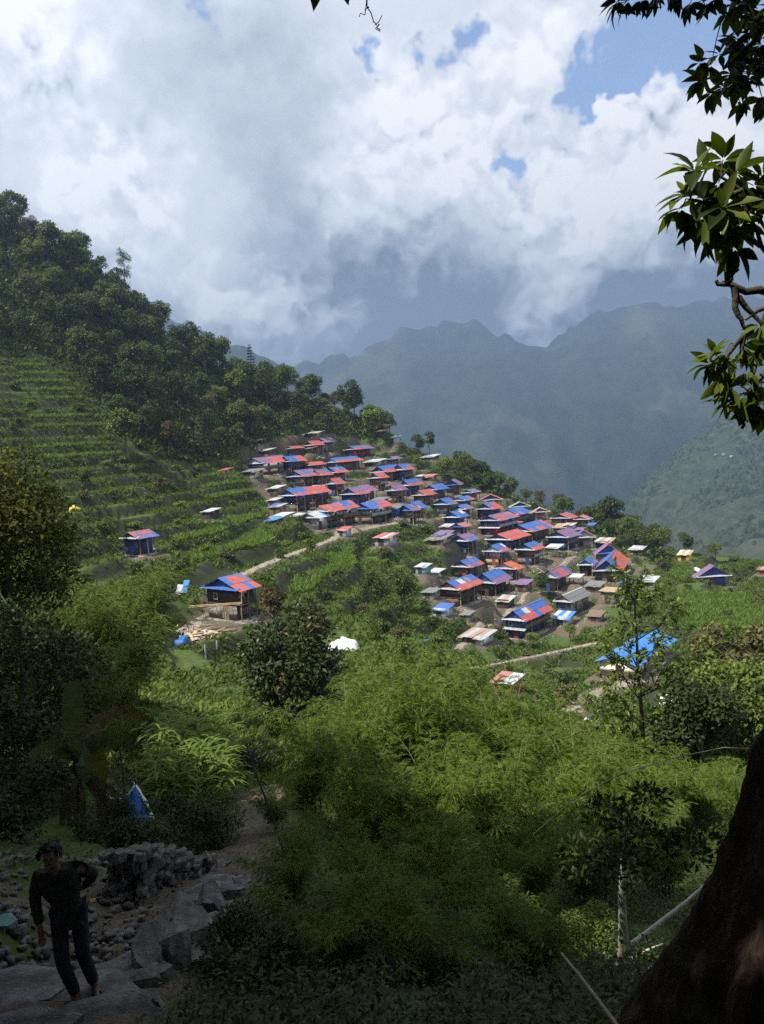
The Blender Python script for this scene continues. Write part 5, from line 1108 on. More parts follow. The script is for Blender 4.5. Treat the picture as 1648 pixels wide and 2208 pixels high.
def big_trunk():
    D = 3.6; secs = [(2420, 1640, 420, -.1), (2260, 1655, 345, 0), (2140, 1682, 280, 0), (2000, 1705, 232, 0), (1850, 1752, 206, .05), (1700, 1800, 196, .1), (1550, 1850, 190, .15), (1350, 1900, 180, .2), (1000, 1960, 170, .25), (400, 2010, 150, .2), (-300, 2000, 120, -.1), (-1200, 1950, 90, -.6)]
    V = []; F = []; n = 48; sub = 9; cs = []
    for i in range(len(secs)-1):
        for k in range(sub): t = k/sub; cs.append([secs[i][j]*(1-t)+secs[i+1][j]*t for j in range(4)])
    for i, (py, px, r_, dd) in enumerate(cs):
        c = P(px, py, D+dd); rr = .80*r_*D/FPX
        for k in range(n):
            a = 2*math.pi*k/n; lob = 1+.10*math.sin(3*a+1)+.07*math.sin(5*a+i*.05)+.05*math.sin(9*a-i*.08)
            nz = float(fbm(np.array([a*3.2+math.sin(a)*2]), np.array([c.z*4.5]), 7, 5)[0]-.5)*.34+float(fbm(np.array([a*9+math.cos(a)*3]), np.array([c.z*12]), 17, 4)[0]-.5)*.10
            V.append((c.x+rr*lob*(1+nz)*math.cos(a), c.y+rr*lob*(1+nz)*math.sin(a), c.z))
    for i in range(len(cs)-1):
        for k in range(n): F.append([i*n+(k+1) % n, i*n+k, (i+1)*n+k, (i+1)*n+(k+1) % n])
    link('trunk', mesh_np('mossy_trunk', V, F, M['moss_bark'], None, True), BIG)
    g = np.random.default_rng(8); p, d, lt = crown_pts(g, 16000, 4.8, 4.8, 0, 4.6, 20, (.38, .5)); p = p+np.array([2.6, .2, 7.4]); p = p[(p[:, 2] > 1.3+.47*np.maximum(p[:, 1], 0)+1.2) & clear_of_view(p, 60)]; n = len(p); V, F = leaves(p, rdir(n, g)+np.array([0, 0, .6]), rdir(n, g), .24, .13, .1)
    n2 = 26000; c2 = np.array([.5, 4.2, 9.6]); p2 = c2+rdir(n2, g)*np.cbrt(g.uniform(.05, 1, n2))[:, None]*np.array([8.5, 5.2, 3.6]); p2 = p2[clear_of_view(p2, 60) & (p2[:, 2] > 1.0+.62*np.maximum(p2[:, 1], 0))]; n2 = len(p2); V2, F2 = leaves(p2, rdir(n2, g)*.8+np.array([0, 0, 1.0]), rdir(n2, g)*np.array([1, 1, .5]), .30*g.uniform(.7, 1.3, n2), .16, .1)  # unseen forward canopy added to keep sky light off the foreground
    F = np.concatenate([F, F2+len(V)]); V = np.concatenate([V, V2]); n = len(F)
    link('crown', mesh_np('mossy_tree_crown', V, F, M['leaf_shade'], g.uniform(0, 1, n)), BIG)
big_trunk()
NLEAF = 0
def hanging_branch(lines, ros, D, seed, ln, sunny, rads=(.016, .010), cap=300, nl=(7, 10)):
    """lines: lists of (px,py,dd); ros: twig ends (px,py,dd) that carry a rosette of leaves"""
    g = random.Random(seed); mb = MB()
    for l_ in lines: 
        q = [np.array(P(t[0], t[1], D+t[2])) for t in l_]; k = len(q); q = [q[0]]+[a+np.array([g.uniform(-1, 1), 0, g.uniform(-1, 1)])*.006*D*.4 for a in q[1:]]
        q2 = []
        for i in range(len(q)-1): q2 += [q[i], (q[i]+q[i+1])/2+np.array([g.uniform(-1, 1), 0, g.uniform(-1, 1)])*.004*D]
        q2.append(q[-1]); mb.tube(q2, np.linspace(rads[0], rads[1], len(q2))*(l_[0][3] if len(l_[0]) > 3 else 1), 7)
    allp = [np.array(P(x, y, D+dd)) for l_ in lines for x, y, dd in [t[:3] for t in l_]]
    rs = []
    for (px, py, dd) in ros:
        c = np.array(P(px, py, D+dd)); j = min(range(len(allp)), key=lambda i: np.linalg.norm(allp[i]-c)); a = allp[j]
        if np.linalg.norm(a-c) > .01: mb.tube([a, (a+c)/2+np.array([0, 0, .02]), c], [rads[1]*.7, rads[1]*.5, rads[1]*.35], 5)
        ax = c-a; rs.append((c, ax/(np.linalg.norm(ax)+1e-6)))
    br = link('branch', mb.mesh('hanging_branch', M['bark'], True), BIG)
    extra = []; cnt = 0
    for c, ax in rs:
        n = g.randint(*nl); ax = Vector(ax)+Vector((0, 0, -.15)); ref = ax.orthogonal().normalized(); o2 = ax.cross(ref).normalized(); ph = g.uniform(0, 6.28)
        for i in range(n):
            a = ph+i*2.4; sp = .55+.75*i/n; d = ax.normalized()*math.cos(sp)+(ref*math.cos(a)+o2*math.sin(a))*math.sin(sp); d.z -= .28
            s = ln*g.uniform(.65, 1.2); kind = 'young_leaf' if g.random() < sunny else 'canopy_leaf'; me = LEAF[kind][g.randrange(4)]
            mt = Matrix.Translation(Vector(c)+d*.012)@frame(d, ax*.6+Vector((g.uniform(-.4, .4), g.uniform(-.4, .4), .8)))@Matrix.Diagonal((s, s, s, 1))
            if cnt < cap:
                o = link('leaf', me, br); o.matrix_local = mt; cnt += 1
            else: extra.append((me, mt))
    if extra:
        V = []; F = []; n = 0
        for me, mt in extra:
            v = np.array([list(mt@q.co) for q in me.vertices]); V.append(v); F.append(np.array([list(p.vertices) for p in me.polygons])+n); n += len(v)
        o = link('leaf_mass', mesh_np('leaf_mass', np.concatenate(V), np.concatenate(F), M['canopy_leaf'], None, True), br); o['kind'] = 'stuff'
    return br
g_ = random.Random(12)
def cloud_pts(poly, n, seed, dd=.5):
    gg = random.Random(seed); out = []; xs = [p[0] for p in poly]; ys = [p[1] for p in poly]
    while len(out) < n:
        x, y = gg.uniform(min(xs), max(xs)), gg.uniform(min(ys), max(ys))
        if inpoly(np.array([[x, y]]), poly)[0] and all((x-a)**2+(y-b_)**2 > 14**2 for a, b_, _ in out): out.append((x, y, gg.uniform(-dd, dd)))
    return out
# top right mass
hanging_branch([[(1700, 120, 0), (1650, 60, 0), (1600, 40, 0), (1560, 30, .1)], [(1690, 150, 0), (1630, 170, 0), (1575, 190, .1), (1530, 195, 0)], [(1700, 100, 0), (1600, 5, 0), (1500, -30, 0), (1390, -25, 0)], [(1640, 60, 0), (1600, 120, 0), (1560, 150, 0)]],
               cloud_pts([(1500, 135), (1548, 120), (1575, 60), (1560, 20), (1700, -30), (1720, 240), (1625, 235), (1590, 225), (1515, 215)], 46, 3)+[(1330, 5, 0), (1355, 2, 0), (1385, 0, 0), (1410, -8, 0), (1470, -12, 0), (1490, 5, 0), (1520, 10, 0), (1545, -5, 0), (1440, -15, 0)], 6.0, 5, .135, .03, (.022, .008), 300)
# middle right spray, closest
hanging_branch([[(1720, 470, .1), (1660, 440, 0), (1600, 410, 0), (1555, 380, 0)], [(1690, 600, .1), (1640, 530, .1), (1615, 470, 0), (1590, 420, 0)], [(1600, 410, 0), (1540, 440, 0), (1490, 430, 0)], [(1640, 530, .1), (1580, 500, 0), (1535, 480, 0)]],
               [(1530, 362, 0), (1560, 345, .05), (1498, 370, -.05), (1585, 372, 0), (1480, 420, 0), (1470, 450, .05), (1520, 430, .1), (1555, 450, -.1), (1530, 490, 0), (1570, 500, .05), (1500, 475, .1), (1600, 430, .1), (1625, 400, 0), (1645, 385, .05), (1600, 480, .1), (1550, 395, .1), (1585, 535, .05), (1620, 460, 0)], 3.1, 6, .112, .15, (.011, .005), 300)
# bare elbow and lower right spray
hanging_branch([[(1720, 640, .1, 1.5), (1640, 622, 0), (1590, 618, 0), (1562, 612, 0), (1548, 604, 0)], [(1562, 612, 0, 1.1), (1575, 585, 0), (1592, 580, 0)], [(1585, 620, 0, 1.2), (1588, 660, 0), (1600, 690, 0), (1622, 712, 0)], [(1592, 640, 0), (1625, 680, 0), (1650, 720, 0)], [(1660, 660, 0), (1610, 690, 0)], [(1622, 712, 0), (1585, 740, 0), (1560, 790, 0), (1545, 800, 0)],
                [(1700, 760, 0, 1.2), (1650, 800, 0), (1620, 850, 0), (1600, 905, 0), (1597, 928, 0)], [(1605, 720, 0), (1608, 780, 0)], [(1650, 730, 0), (1630, 800, 0)], [(1680, 640, 0), (1648, 690, 0), (1660, 760, 0)]],
               [(1540, 765, 0), (1545, 790, .05), (1530, 785, .05), (1565, 760, 0), (1585, 775, .1), (1600, 745, 0), (1640, 700, 0), (1655, 725, .1), (1610, 800, 0), (1580, 830, .05), (1560, 835, 0), (1590, 860, 0), (1620, 870, 0), (1640, 840, .1), (1655, 790, 0), (1600, 880, 0), (1570, 800, .1), (1630, 760, .1), (1575, 865, .1), (1640, 880, 0), (1550, 815, 0), (1625, 830, .05)], 3.8, 7, .105, .85, (.016, .006), 300, (6, 9))
# tips at the top middle
hanging_branch([[(780, -120, 0), (770, -60, 0), (795, -20, 0), (796, 15, 0), (803, 45, 0), (812, 55, 0), (821, 45, 0), (822, 33, 0)], [(796, 15, 0), (788, 28, 0), (777, 34, 0)], [(818, 52, 0), (816, 60, 0), (810, 61, 0)], [(770, -60, 0), (700, -50, 0), (680, -45, 0)], [(795, -20, 0), (793, 12, 0)]], [], 2.6, 9, .1, 0, (.0024, .0012))
TOPB = BIG.children[-1]
for (bx_, by_, tx, ty, s) in [(688, -60, 677, 16, .155), (728, -50, 752, 4, .13)]:
    a = P(bx_, by_, 2.6); b_ = P(tx, ty, 2.55); d = b_-a; o = link('leaf', LEAF['canopy_leaf'][0], TOPB); o.matrix_local = Matrix.Translation(a)@frame(d, Vector((.15, -1, .2)))@Matrix.Diagonal((d.length, d.length*1.0, d.length, 1))
# ------------------------------------------------------------------ stones of the path
def rock_mesh(seed, sx, sy, sz, mname='rock', npt=26):
    """broken gneiss: the hull of a few points, bedding planes flat, corners sharp"""
    g = np.random.default_rng(seed); bm = bmesh.new()
    for i in range(npt):
        a = g.uniform(0, 6.28); r_ = g.uniform(.72, 1.0); zz = (1 if i % 2 else -1)*g.uniform(.55, 1.0) if sz < .25 else g.uniform(-1, 1)
        r_ *= math.sqrt(max(.2, 1-.45*zz*zz)); bm.verts.new((math.cos(a)*r_*sx, math.sin(a)*r_*sy, zz*sz))
    h_ = bmesh.ops.convex_hull(bm, input=bm.verts); bmesh.ops.delete(bm, geom=list({v for v in list(h_['geom_interior'])+list(h_['geom_unused']) if isinstance(v, bmesh.types.BMVert)}), context='VERTS')
    bmesh.ops.triangulate(bm, faces=bm.faces)
    me = bpy.data.meshes.new('stone_%d' % seed); bm.to_mesh(me); bm.free(); me.materials.append(M[mname]); return me
ROCKW = [rock_mesh(160+i, .5, .38, .20, 'rubble') for i in range(8)];  SHARD = [rock_mesh(260+i, .5, .36, .15, 'rock', 12) for i in range(8)]; ROCK = [rock_mesh(60+i, .5, .38, .20, 'rock', 16) for i in range(8)]; SLAB = [rock_mesh(80+i, .5, .42, .09) for i in range(5)]; BOUL = [rock_mesh(90+i, .5, .42, .36) for i in range(5)]
def dry_wall(name, label, p0, p1, h_, seed, courses=5, sz=.36, thick=2):
    g = random.Random(seed); p0 = Vector(p0); p1 = Vector(p1); L_ = (p1-p0).length; o = thing(name, label, 'stone wall', tuple(p0), 0); d = (p1-p0)/L_; nrm = Vector((-d.y, d.x, 0))
    for c in range(courses):
        x = g.uniform(-.15, .1)
        while x < L_:
            w = sz*g.uniform(.6, 1.45); q = d*(x+w/2)
            for t in range(thick):
                if c == courses-1 and g.random() < .3: continue
                s = link('stone', g.choice(ROCK), o, q+nrm*(t*.28+g.uniform(-.05, .05))+Vector((0, 0, h_*(c+.4)/courses+g.uniform(-.02, .02)+(gz(p0.x+q.x, p0.y+q.y)-p0.z)*.6)), (g.uniform(-.25, .25), g.uniform(-.25, .25), math.atan2(d.y, d.x)+g.uniform(-.5, .5)+(3.14 if g.random() < .5 else 0)))
                k = w; s.scale = (k*1.1, k*1.0, h_/courses/.2*.62*g.uniform(.8, 1.25))
            x += w*.92
    return o
def gp(px, py, D):
    p = P(px, py, D); return Vector((p.x, p.y, gz(p.x, p.y)))
dry_wall('dry_stone_wall', 'tumbled grey dry stone wall along the uphill side of the path', gp(300, 1925, 10.6), gp(480, 1880, 13.0), .85, 1, 8, .27, 3)
dry_wall('dry_stone_wall', 'low broken stone wall running left from the path towards the blue tarpaulin', gp(300, 1925, 10.8), gp(200, 1880, 13.2), .35, 2, 2, .38, 2)
def rock(px, py, D, me, s, label, rot=None, up=.0, name='rock', group=None, rz=None):
    p = gp(px, py, D); g = rnd
    o = link(name, me, None, (p.x, p.y, p.z+up), rot or (g.uniform(-.2, .2), g.uniform(-.2, .2), g.uniform(0, 6.28))); o.scale = (s, s, s) if np.isscalar(s) else s
    return tag(o, label, 'rock', group)
rock(462, 2000, 9.6, BOUL[0], (.75, .55, .75), 'pale upright block at the outer edge of the path', up=.15); rock(400, 2030, 9.1, BOUL[1], (1.0, .6, .62), 'largest grey boulder at the outer edge of the path', up=.12)
rock(425, 2065, 8.7, ROCK[1], 1.0, 'angular grey rock just below the largest boulder', up=.08); rock(480, 2050, 9.0, ROCK[2], .8, 'flat rock right of the largest boulder', up=.05); rock(340, 2085, 8.5, BOUL[2], .35, 'small stone on the dirt path')
rock(330, 2125, 7.9, ROCK[3], (.9, .7, 1.6), 'sharp dark rock sticking up beside the slab step', up=.15); rock(295, 2150, 7.5, ROCK[4], .8, 'rock at the corner of the slab step', up=.05); rock(370, 2110, 8.1, ROCK[5], (.8, .8, 1.5), 'pointed rock in the weeds below the boulder', up=.1)
rock(440, 1945, 10.6, SLAB[0], .8, 'flat pale stone lying in the dirt path', up=.02); rock(470, 1930, 11.2, SLAB[1], .7, 'pale slab at the bend of the path', up=.02); rock(500, 1960, 10.6, ROCK[6], .6, 'stone at the outer bend of the path'); rock(520, 1940, 11.2, ROCK[7], .55, 'small stone beyond the bend of the path')
rock(300, 1905, 11.0, SLAB[2], (1.0, .8, 1.2), 'pale flat slab leaning on the stone wall', (.5, .2, .3), .5)
for i, (px, py, D, s, dz, lab) in enumerate([(150, 2160, 7.05, (1.7, 1.2, 1.6), -.08, 'broad worn slab step under the person'), (40, 2135, 7.3, (1.35, 1.1, 1.8), -.02, 'slab step left of the person'), (250, 2122, 7.6, (1.6, 1.0, 2.0), -.06, 'slab step right behind the person'), (230, 2205, 6.5, (1.4, .9, 2.0), -.12, 'lowest slab at the bottom edge, right of the person'), (60, 2215, 6.4, (1.4, 1.0, 2.0), -.12, 'lowest slab at the bottom left corner'), (340, 2095, 8.2, (1.5, .9, 2), -.1, 'slab at the far end of the step')]):
    rock(px, py, D, SLAB[i % 5], s, lab, (rnd.uniform(-.04, .04), rnd.uniform(-.04, .04), rnd.uniform(-.3, .3)), dz, 'slab_step', 'slab steps of the path')
def stones(name, label, n, reg, seed, smin, smax, mname='rock', heap=None):
    g = np.random.default_rng(seed); bm0 = [np.array([list(v.co) for v in m_.vertices]) for m_ in SHARD]; f0 = [np.array([list(p.vertices) for p in m_.polygons]) for m_ in SHARD]
    V = []; F = []; k = 0
    for i in range(n):
        x, y, z = reg(g); s = g.uniform(smin, smax)*g.uniform(.6, 1); j = g.integers(8); a = g.uniform(0, 6.28); c_, s_ = math.cos(a), math.sin(a)
        v = bm0[j]*s*np.array([1, 1, g.uniform(.8, 1.8)]); v = np.stack([v[:, 0]*c_-v[:, 1]*s_, v[:, 0]*s_+v[:, 1]*c_, v[:, 2]+v[:, 0]*g.uniform(-.3, .3)], 1)+np.array([x, y, z]); V.append(v); F.append(f0[j]+k); k += len(v)
    return mesh_np(name, np.concatenate(V), np.concatenate(F), M[mname])
def near_reg(pxr, pyr):
    def f(g):
        px, py = g.uniform(*pxr), g.uniform(*pyr); d = ray(px, py); ys = np.arange(5.5, 25, .08); zz = HN(d.x/d.y*ys, ys); k = np.where(d.z/d.y*ys < zz)[0]; y = ys[k[0]] if len(k) else 12
        x = d.x/d.y*y; return x, y, HN(x, y)+.02
    return f
def wstuff(name, label, me): o = link(name, me); o['kind'] = 'stuff'; o['label'] = label; return o
wstuff('path_gravel', 'loose stones and gravel on the dirt path', stones('path_gravel', '', 420, near_reg((190, 560), (1890, 2100)), 1, .02, .10))
wstuff('bank_rubble', 'dark rubble on the bank behind the person', stones('bank_rubble', '', 330, near_reg((-60, 330), (1840, 2110)), 2, .06, .32))
# rubble of the village: stones on the banks between the houses
def vill_reg(g):
    while True:
        x, y = g.uniform(-45, 80), g.uniform(80, 245); e = bil(EARTH, GX0, GY0, GS, np.array([x]), np.array([y]))[0]
        if e > .15 and e < .97: return x, y, H(x, y)
wstuff('village_rubble', 'loose stones lying between the houses', stones('village_rubble', '', 4200, vill_reg, 3, .15, .7, 'rubble'))
def heap(name, label, c, x, y, w, hgt, mname, cat, seed, stones_n=0):
    px, py = pxy(c, x, y); k = CROP[c][2]; g = hit(px, py); m_ = g.y/FPX/k; rw = w*m_/2; rh = hgt*m_; zz = H(g.x, g.y); gg = np.random.default_rng(seed)
    if stones_n:
        def reg(q):
            a = q.uniform(0, 6.28); r_ = rw*math.sqrt(q.uniform(0, 1)); return math.cos(a)*r_, math.sin(a)*r_*.8, rh*max(0, 1-(r_/rw))*q.uniform(.3, 1)
        o = link(name, stones(name, '', stones_n, reg, seed, rw*.22, rw*.5, mname)); o.location = (g.x, g.y, zz)
    else:
        n = 22; X, Y = np.meshgrid(np.linspace(-1, 1, n), np.linspace(-1, 1, n)); r_ = np.sqrt(X**2+Y**2*1.1+.0)
        Z = np.clip(1-r_**5, -.15, 1)*(.25+1.15*fbm(X*1.9+seed, Y*1.9, seed, 3))+(fbm(X*5, Y*5, seed+3, 3)-.5)*.18*(r_ < 1)
        kx = 1+.25*(fbm(X*2+9, Y*2, seed+5, 2)-.5)
        o = link(name, grid_mesh(name, X*rw*kx, Y*rw*.8*kx, Z*rh-.05, M[mname])); o.location = (g.x, g.y, zz)
    return tag(o, label, cat)
heap('tarpaulin', 'big crumpled white tarpaulin lying on the green terrace above the bamboo', 0, 740, 1388, 70, 24, 'white_tarp', 'tarpaulin', 1)
heap('tarpaulin', 'white sheet spread at the foot of the slope left of the sapling', 0, 1265, 1556, 38, 18, 'white_tarp', 'tarpaulin', 2)
heap('tarpaulin', 'blue and crumpled tarpaulin beside the building site', 0, 393, 1388, 36, 20, 'blue_tarp', 'tarpaulin', 3)
heap('tarpaulin', 'dull yellow tarpaulin or straw heap on the left terraces', 0, 160, 1094, 30, 11, 'yellow_tarp', 'tarpaulin', 4)
heap('tarpaulin', 'pale canvas heap at the left edge of the lower village', 3, 125, 590, 90, 55, 'white_tarp', 'tarpaulin', 5)
heap('tarpaulin', 'white sheet beside the lone house amid crops at the right', 4, 1090, 470, 110, 26, 'white_tarp', 'tarpaulin', 7)
heap('tarpaulin', 'blue scrap of tarpaulin by the bush below the red-doored house', 3, 60, 1025, 50, 25, 'blue_tarp', 'tarpaulin', 8)
heap('tarpaulin', 'white and pale blue sheets showing behind the sapling base', 0, 1440, 1500, 44, 18, 'white_tarp', 'tarpaulin', 19)
heap('tarpaulin', 'deep blue sheet hidden low behind the sapling trunk', 0, 1425, 1552, 40, 30, 'blue_tarp', 'tarpaulin', 20)
heap('tarpaulin', 'blue tarpaulin in the right hand crops above the sapling base', 0, 1132, 1540, 14, 8, 'blue_tarp', 'tarpaulin', 18)
for i, (c, x, y, w, hg, lab) in enumerate([(1, 940, 385, 120, 30, 'pale stone heap behind the large pale-gabled house'), (2, 600, 640, 90, 35, 'white stone heap between the timber house and the striped one'), (2, 1010, 850, 90, 50, 'stone rubble heap right of the blue wall with mauve stripes'), (2, 1440, 660, 90, 45, 'stone heap at the right edge, beside red roof edges'), (3, 850, 560, 110, 40, 'rubble in the yard left of the mauve and red roof'), (3, 1160, 440, 40, 45, 'boulder heap below the small two-coloured roof'), (3, 330, 840, 100, 25, 'rubble below the red-doored house'), (1, 1440, 330, 80, 30, 'stone heap beside the dark red gable wall at the back'), (2, 240, 690, 90, 40, 'rubble on the bank left of centre')]):
    heap('rubble_heap', lab, c, x, y, w, hg, 'rubble', 'rubble heap', 20+i, 34)
heap('rubble_heap', 'pale rubble bank of the building site', 5, 560, 770, 150, 90, 'rubble', 'rubble heap', 40, 60)
# building site: scaffold, posts, planks
def site():
    D = hit(*pxy(5, 850, 850)).y; q = lambda x, y, dd=0: Vector(P(*pxy(5, x, y), D+dd))
    o = thing('bamboo_scaffold', 'pale pole scaffold across the front of the half-built house', 'scaffold', tuple(q(850, 850)), 0); b0 = q(850, 850)
    def pole(a, b_, r_=.06, m_='pale_wood', name='pole', par=o, base=b0): link(name, MB().tube([tuple(a-base), tuple((a+b_)/2-base), tuple(b_-base)], [r_, r_, r_*.8], 6).mesh('pole', M[m_], True), par)
    for a, b_ in [((575, 770, -.5), (995, 738, -.6)), ((585, 758, -.9), (1000, 728, -1)), ((690, 755, -.7), (980, 745, -.4)), ((700, 770, -.3), (690, 860, -.3)), ((712, 768, -.5), (705, 862, -.5)), ((725, 768, -.2), (728, 858, -.2)), ((795, 760, 0), (796, 820, 0)), ((850, 760, -.4), (850, 850, -.4)), ((890, 758, -.2), (895, 828, -.2)), ((915, 758, 0), (932, 828, 0)), ((868, 800, -.8), (868, 880, -.8)), ((995, 640, -.5), (992, 830, -.5))]:
        pole(q(*a), q(*b_))
    t_ = thing('timber_heap', 'heap of pale planks and broken timber in front of the half-built house', 'timber heap', tuple(q(760, 900, -2)), 0); b1 = q(760, 900, -2); g = random.Random(3)
    for i in range(46):
        u, v = g.uniform(-3.3, 3.3), g.uniform(-2.4, 2.2); x = SITE[0]+_g1[0]*u+_r1[0]*v; y = SITE[1]+_g1[1]*u+_r1[1]*v; z = H(x, y)+g.uniform(.05, .5); ln = g.uniform(.8, 2.8)
        link('plank', ubox(g.choice(['pale_wood', 'pale_wood', 'wood', 'w', 'mud'])), t_, Vector((x, y, z))-b1, (g.uniform(-.15, .15), g.uniform(-.2, .2), g.uniform(0, 3.1)), (ln, g.uniform(.12, .5), .05))
    def sp_(u, v): return Vector((SITE[0]+_g1[0]*u+_r1[0]*v, SITE[1]+_g1[1]*u+_r1[1]*v, H(SITE[0]+_g1[0]*u+_r1[0]*v, SITE[1]+_g1[1]*u+_r1[1]*v)))
    for (a_, b_, hh, n_, lb) in [((-3.9, -3.3), (3.6, -3.4), 1.9, 4, 'stone retaining wall under the yard of the half-built house'), ((-4.3, -3.0), (-4.3, 3.4), 1.5, 4, 'rough stone wall at the left side of the half-built house')]:
        pa, pb = sp_(*a_), sp_(*b_); top = SITE[2]-.25; w0 = Vector((pa.x, pa.y, top-hh)); w1 = Vector((pb.x, pb.y, top-hh)); d_ = (w1-w0).normalized(); L_ = (w1-w0).length
        o4 = thing('stone_wall', lb, 'stone wall', tuple(w0), 0); gg = random.Random(n_+int(hh*10))
        for c_ in range(6):
            x_ = 0
            while x_ < L_:
                w_ = gg.uniform(.45, .9); s_ = link('stone', ROCKW[gg.randrange(8)], o4, d_*(x_+w_/2)+Vector((gg.uniform(-.08, .08), gg.uniform(-.08, .08), hh*(c_+.45)/6)), (gg.uniform(-.15, .15), gg.uniform(-.15, .15), math.atan2(d_.y, d_.x)+gg.uniform(-.3, .3))); s_.scale = (w_*1.1, w_*1.2, hh/6/.2*.62); x_ += w_*.93
    for i, (x0, y0, x1, y1, mn, lab) in enumerate([(475, 585, 525, 670, 'w', 'pale tin sheet leaning on the bank above the building site'), (520, 550, 570, 655, 'B', 'blue tin sheet leaning on the bank above the building site')]):
        a = hit(*pxy(5, (x0+x1)/2+12, y1)); k = a.y/FPX/3.66; o2 = thing('tin_sheet', lab, 'tin sheet', tuple(a), R(-30)); link('panel', usheet(mn), o2, (0, 0, 0), (R(0), R(-62), R(90)), ((y1-y0)*k, .9, .04)); tag(o2, lab, 'tin sheet')
    for i, (x, y0, y1, lab) in enumerate([(712, 1045, 1165, 'grey post standing left below the building site'), (803, 1045, 1110, 'grey post standing right below the building site')]):
        p = hit(*pxy(5, x, y1), 40); k = p.y/FPX/3.66; o3 = link('post', ubox('w'), None, (p.x, p.y, H(p.x, p.y)+(y1-y0)*k/2), (0, .05, .4), (.16, .16, (y1-y0)*k*1.1)); tag(o3, lab, 'post')
site()
# ------------------------------------------------------------------ banana plant, maize and shelter below the path
M['banana'] = leaf_mat('banana_leaf', (.050, .080, .042), (.085, .125, .065), None, .22, .4, .45, .4)
M['banana_old'] = leaf_mat('old_banana_leaf', (.09, .11, .02), (.15, .14, .03), None, .25, .5, .3, .3)
M['dry_leaf'] = leaf_mat('dead_banana_leaf', (.07, .062, .042), (.12, .105, .07), None, .15, .8, .15, .4)
def banana_leaf(name, pts_, w, mname, shred=0.0, seed=1, vee=.25):
    g = random.Random(seed); c = resample(np.array([list(p) for p in pts_]), .02*1); n = 34; s = np.linspace(0, len(c)-1, n).astype(int); c = smooth_line(c, 20)[s]
    t = np.gradient(c, axis=0); t /= np.linalg.norm(t, axis=1)[:, None]; V = []; F = []
    side0 = np.cross(t, np.array([0, 1.0, .25])); side0 /= np.linalg.norm(side0, axis=1)[:, None]+1e-6
    for i in range(n-1):
        f0, f1 = i/(n-1), (i+1)/(n-1); wd = lambda f: w/2*(min(1, f*6)**.6)*(1-f**5)**.5*(1 if f < .97 else .5)
        for sg in (-1, 1):
            gap = shred*g.uniform(.2, .55); nr = np.cross(side0[i], t[i]); dr = -shred*g.uniform(0, .5)
            a = c[i]; b_ = c[i]+(c[i+1]-c[i])*(1-.1*gap)
            oa = a+side0[i]*sg*wd(f0)+np.array([0, 0, 1])*(vee+dr)*wd(f0)*(.5); ob = c[i]+(c[i+1]-c[i])*(1-gap)+side0[i+1]*sg*wd(f1)+np.array([0, 0, 1])*(vee+dr)*wd(f1)*.5
            k = len(V); V += [a, b_, ob, oa]; F.append([k, k+1, k+2, k+3] if sg > 0 else [k, k+3, k+2, k+1])
    return mesh_np(name, V, F, M[mname], [g.uniform(0, 1) for _ in F])
def banana():
    D = 16.5; b0 = gp(175, 1850, D); q = lambda x, y, dd=0: Vector(P(x, y, D+dd))-b0
    o = thing('banana_plant', 'banana plant with one tall upright leaf and dead leaves hanging at its stem', 'banana plant', tuple(b0), 0)
    link('stem', MB().tube([(0, 0, -.3), tuple(q(172, 1760)), tuple(q(168, 1680)), tuple(q(162, 1610))], [.15, .13, .10, .05], 9).mesh('stem', M['bark'], True), o)
    for i, (pp, w, m_, sh) in enumerate([([(162, 1610), (160, 1560, -.05), (157, 1510, -.1), (154, 1468, -.05)], .52, 'banana', .22), ([(160, 1640), (120, 1612, -.3), (85, 1625, -.5), (66, 1660, -.6)], .42, 'banana', .3), ([(160, 1640), (175, 1612, -.5), (182, 1640, -.8), (184, 1690, -.9)], .45, 'banana', .25), ([(165, 1640), (200, 1610, .2), (212, 1660, .1), (205, 1720, 0)], .5, 'banana_old', .05),
            ([(160, 1640), (140, 1615, -.2), (128, 1660, -.4), (124, 1715, -.4)], .36, 'banana_old', .1), ([(165, 1630), (215, 1592, .1), (265, 1594, .2), (310, 1615, .3)], .36, 'banana', .85), ([(172, 1640), (205, 1560, .5), (265, 1528, .9), (340, 1560, 1.2)], .34, 'dry_leaf', .8)]):
        link('leaf', banana_leaf('banana_leaf', [q(*p) for p in pp], w, m_, sh, i), o)
    g = random.Random(6)
    for i in range(12):
        x = g.uniform(135, 255); y = g.uniform(1660, 1740); link('dead_leaf', banana_leaf('dead_leaf', [q(168, 1665), q((x+168)/2, y-25, -.2), q(x, y, -.3), q(x+g.uniform(-10, 10), y+g.uniform(60, 120), -.3)], .14, 'dry_leaf', .5, 20+i), o)
    return o
banana()
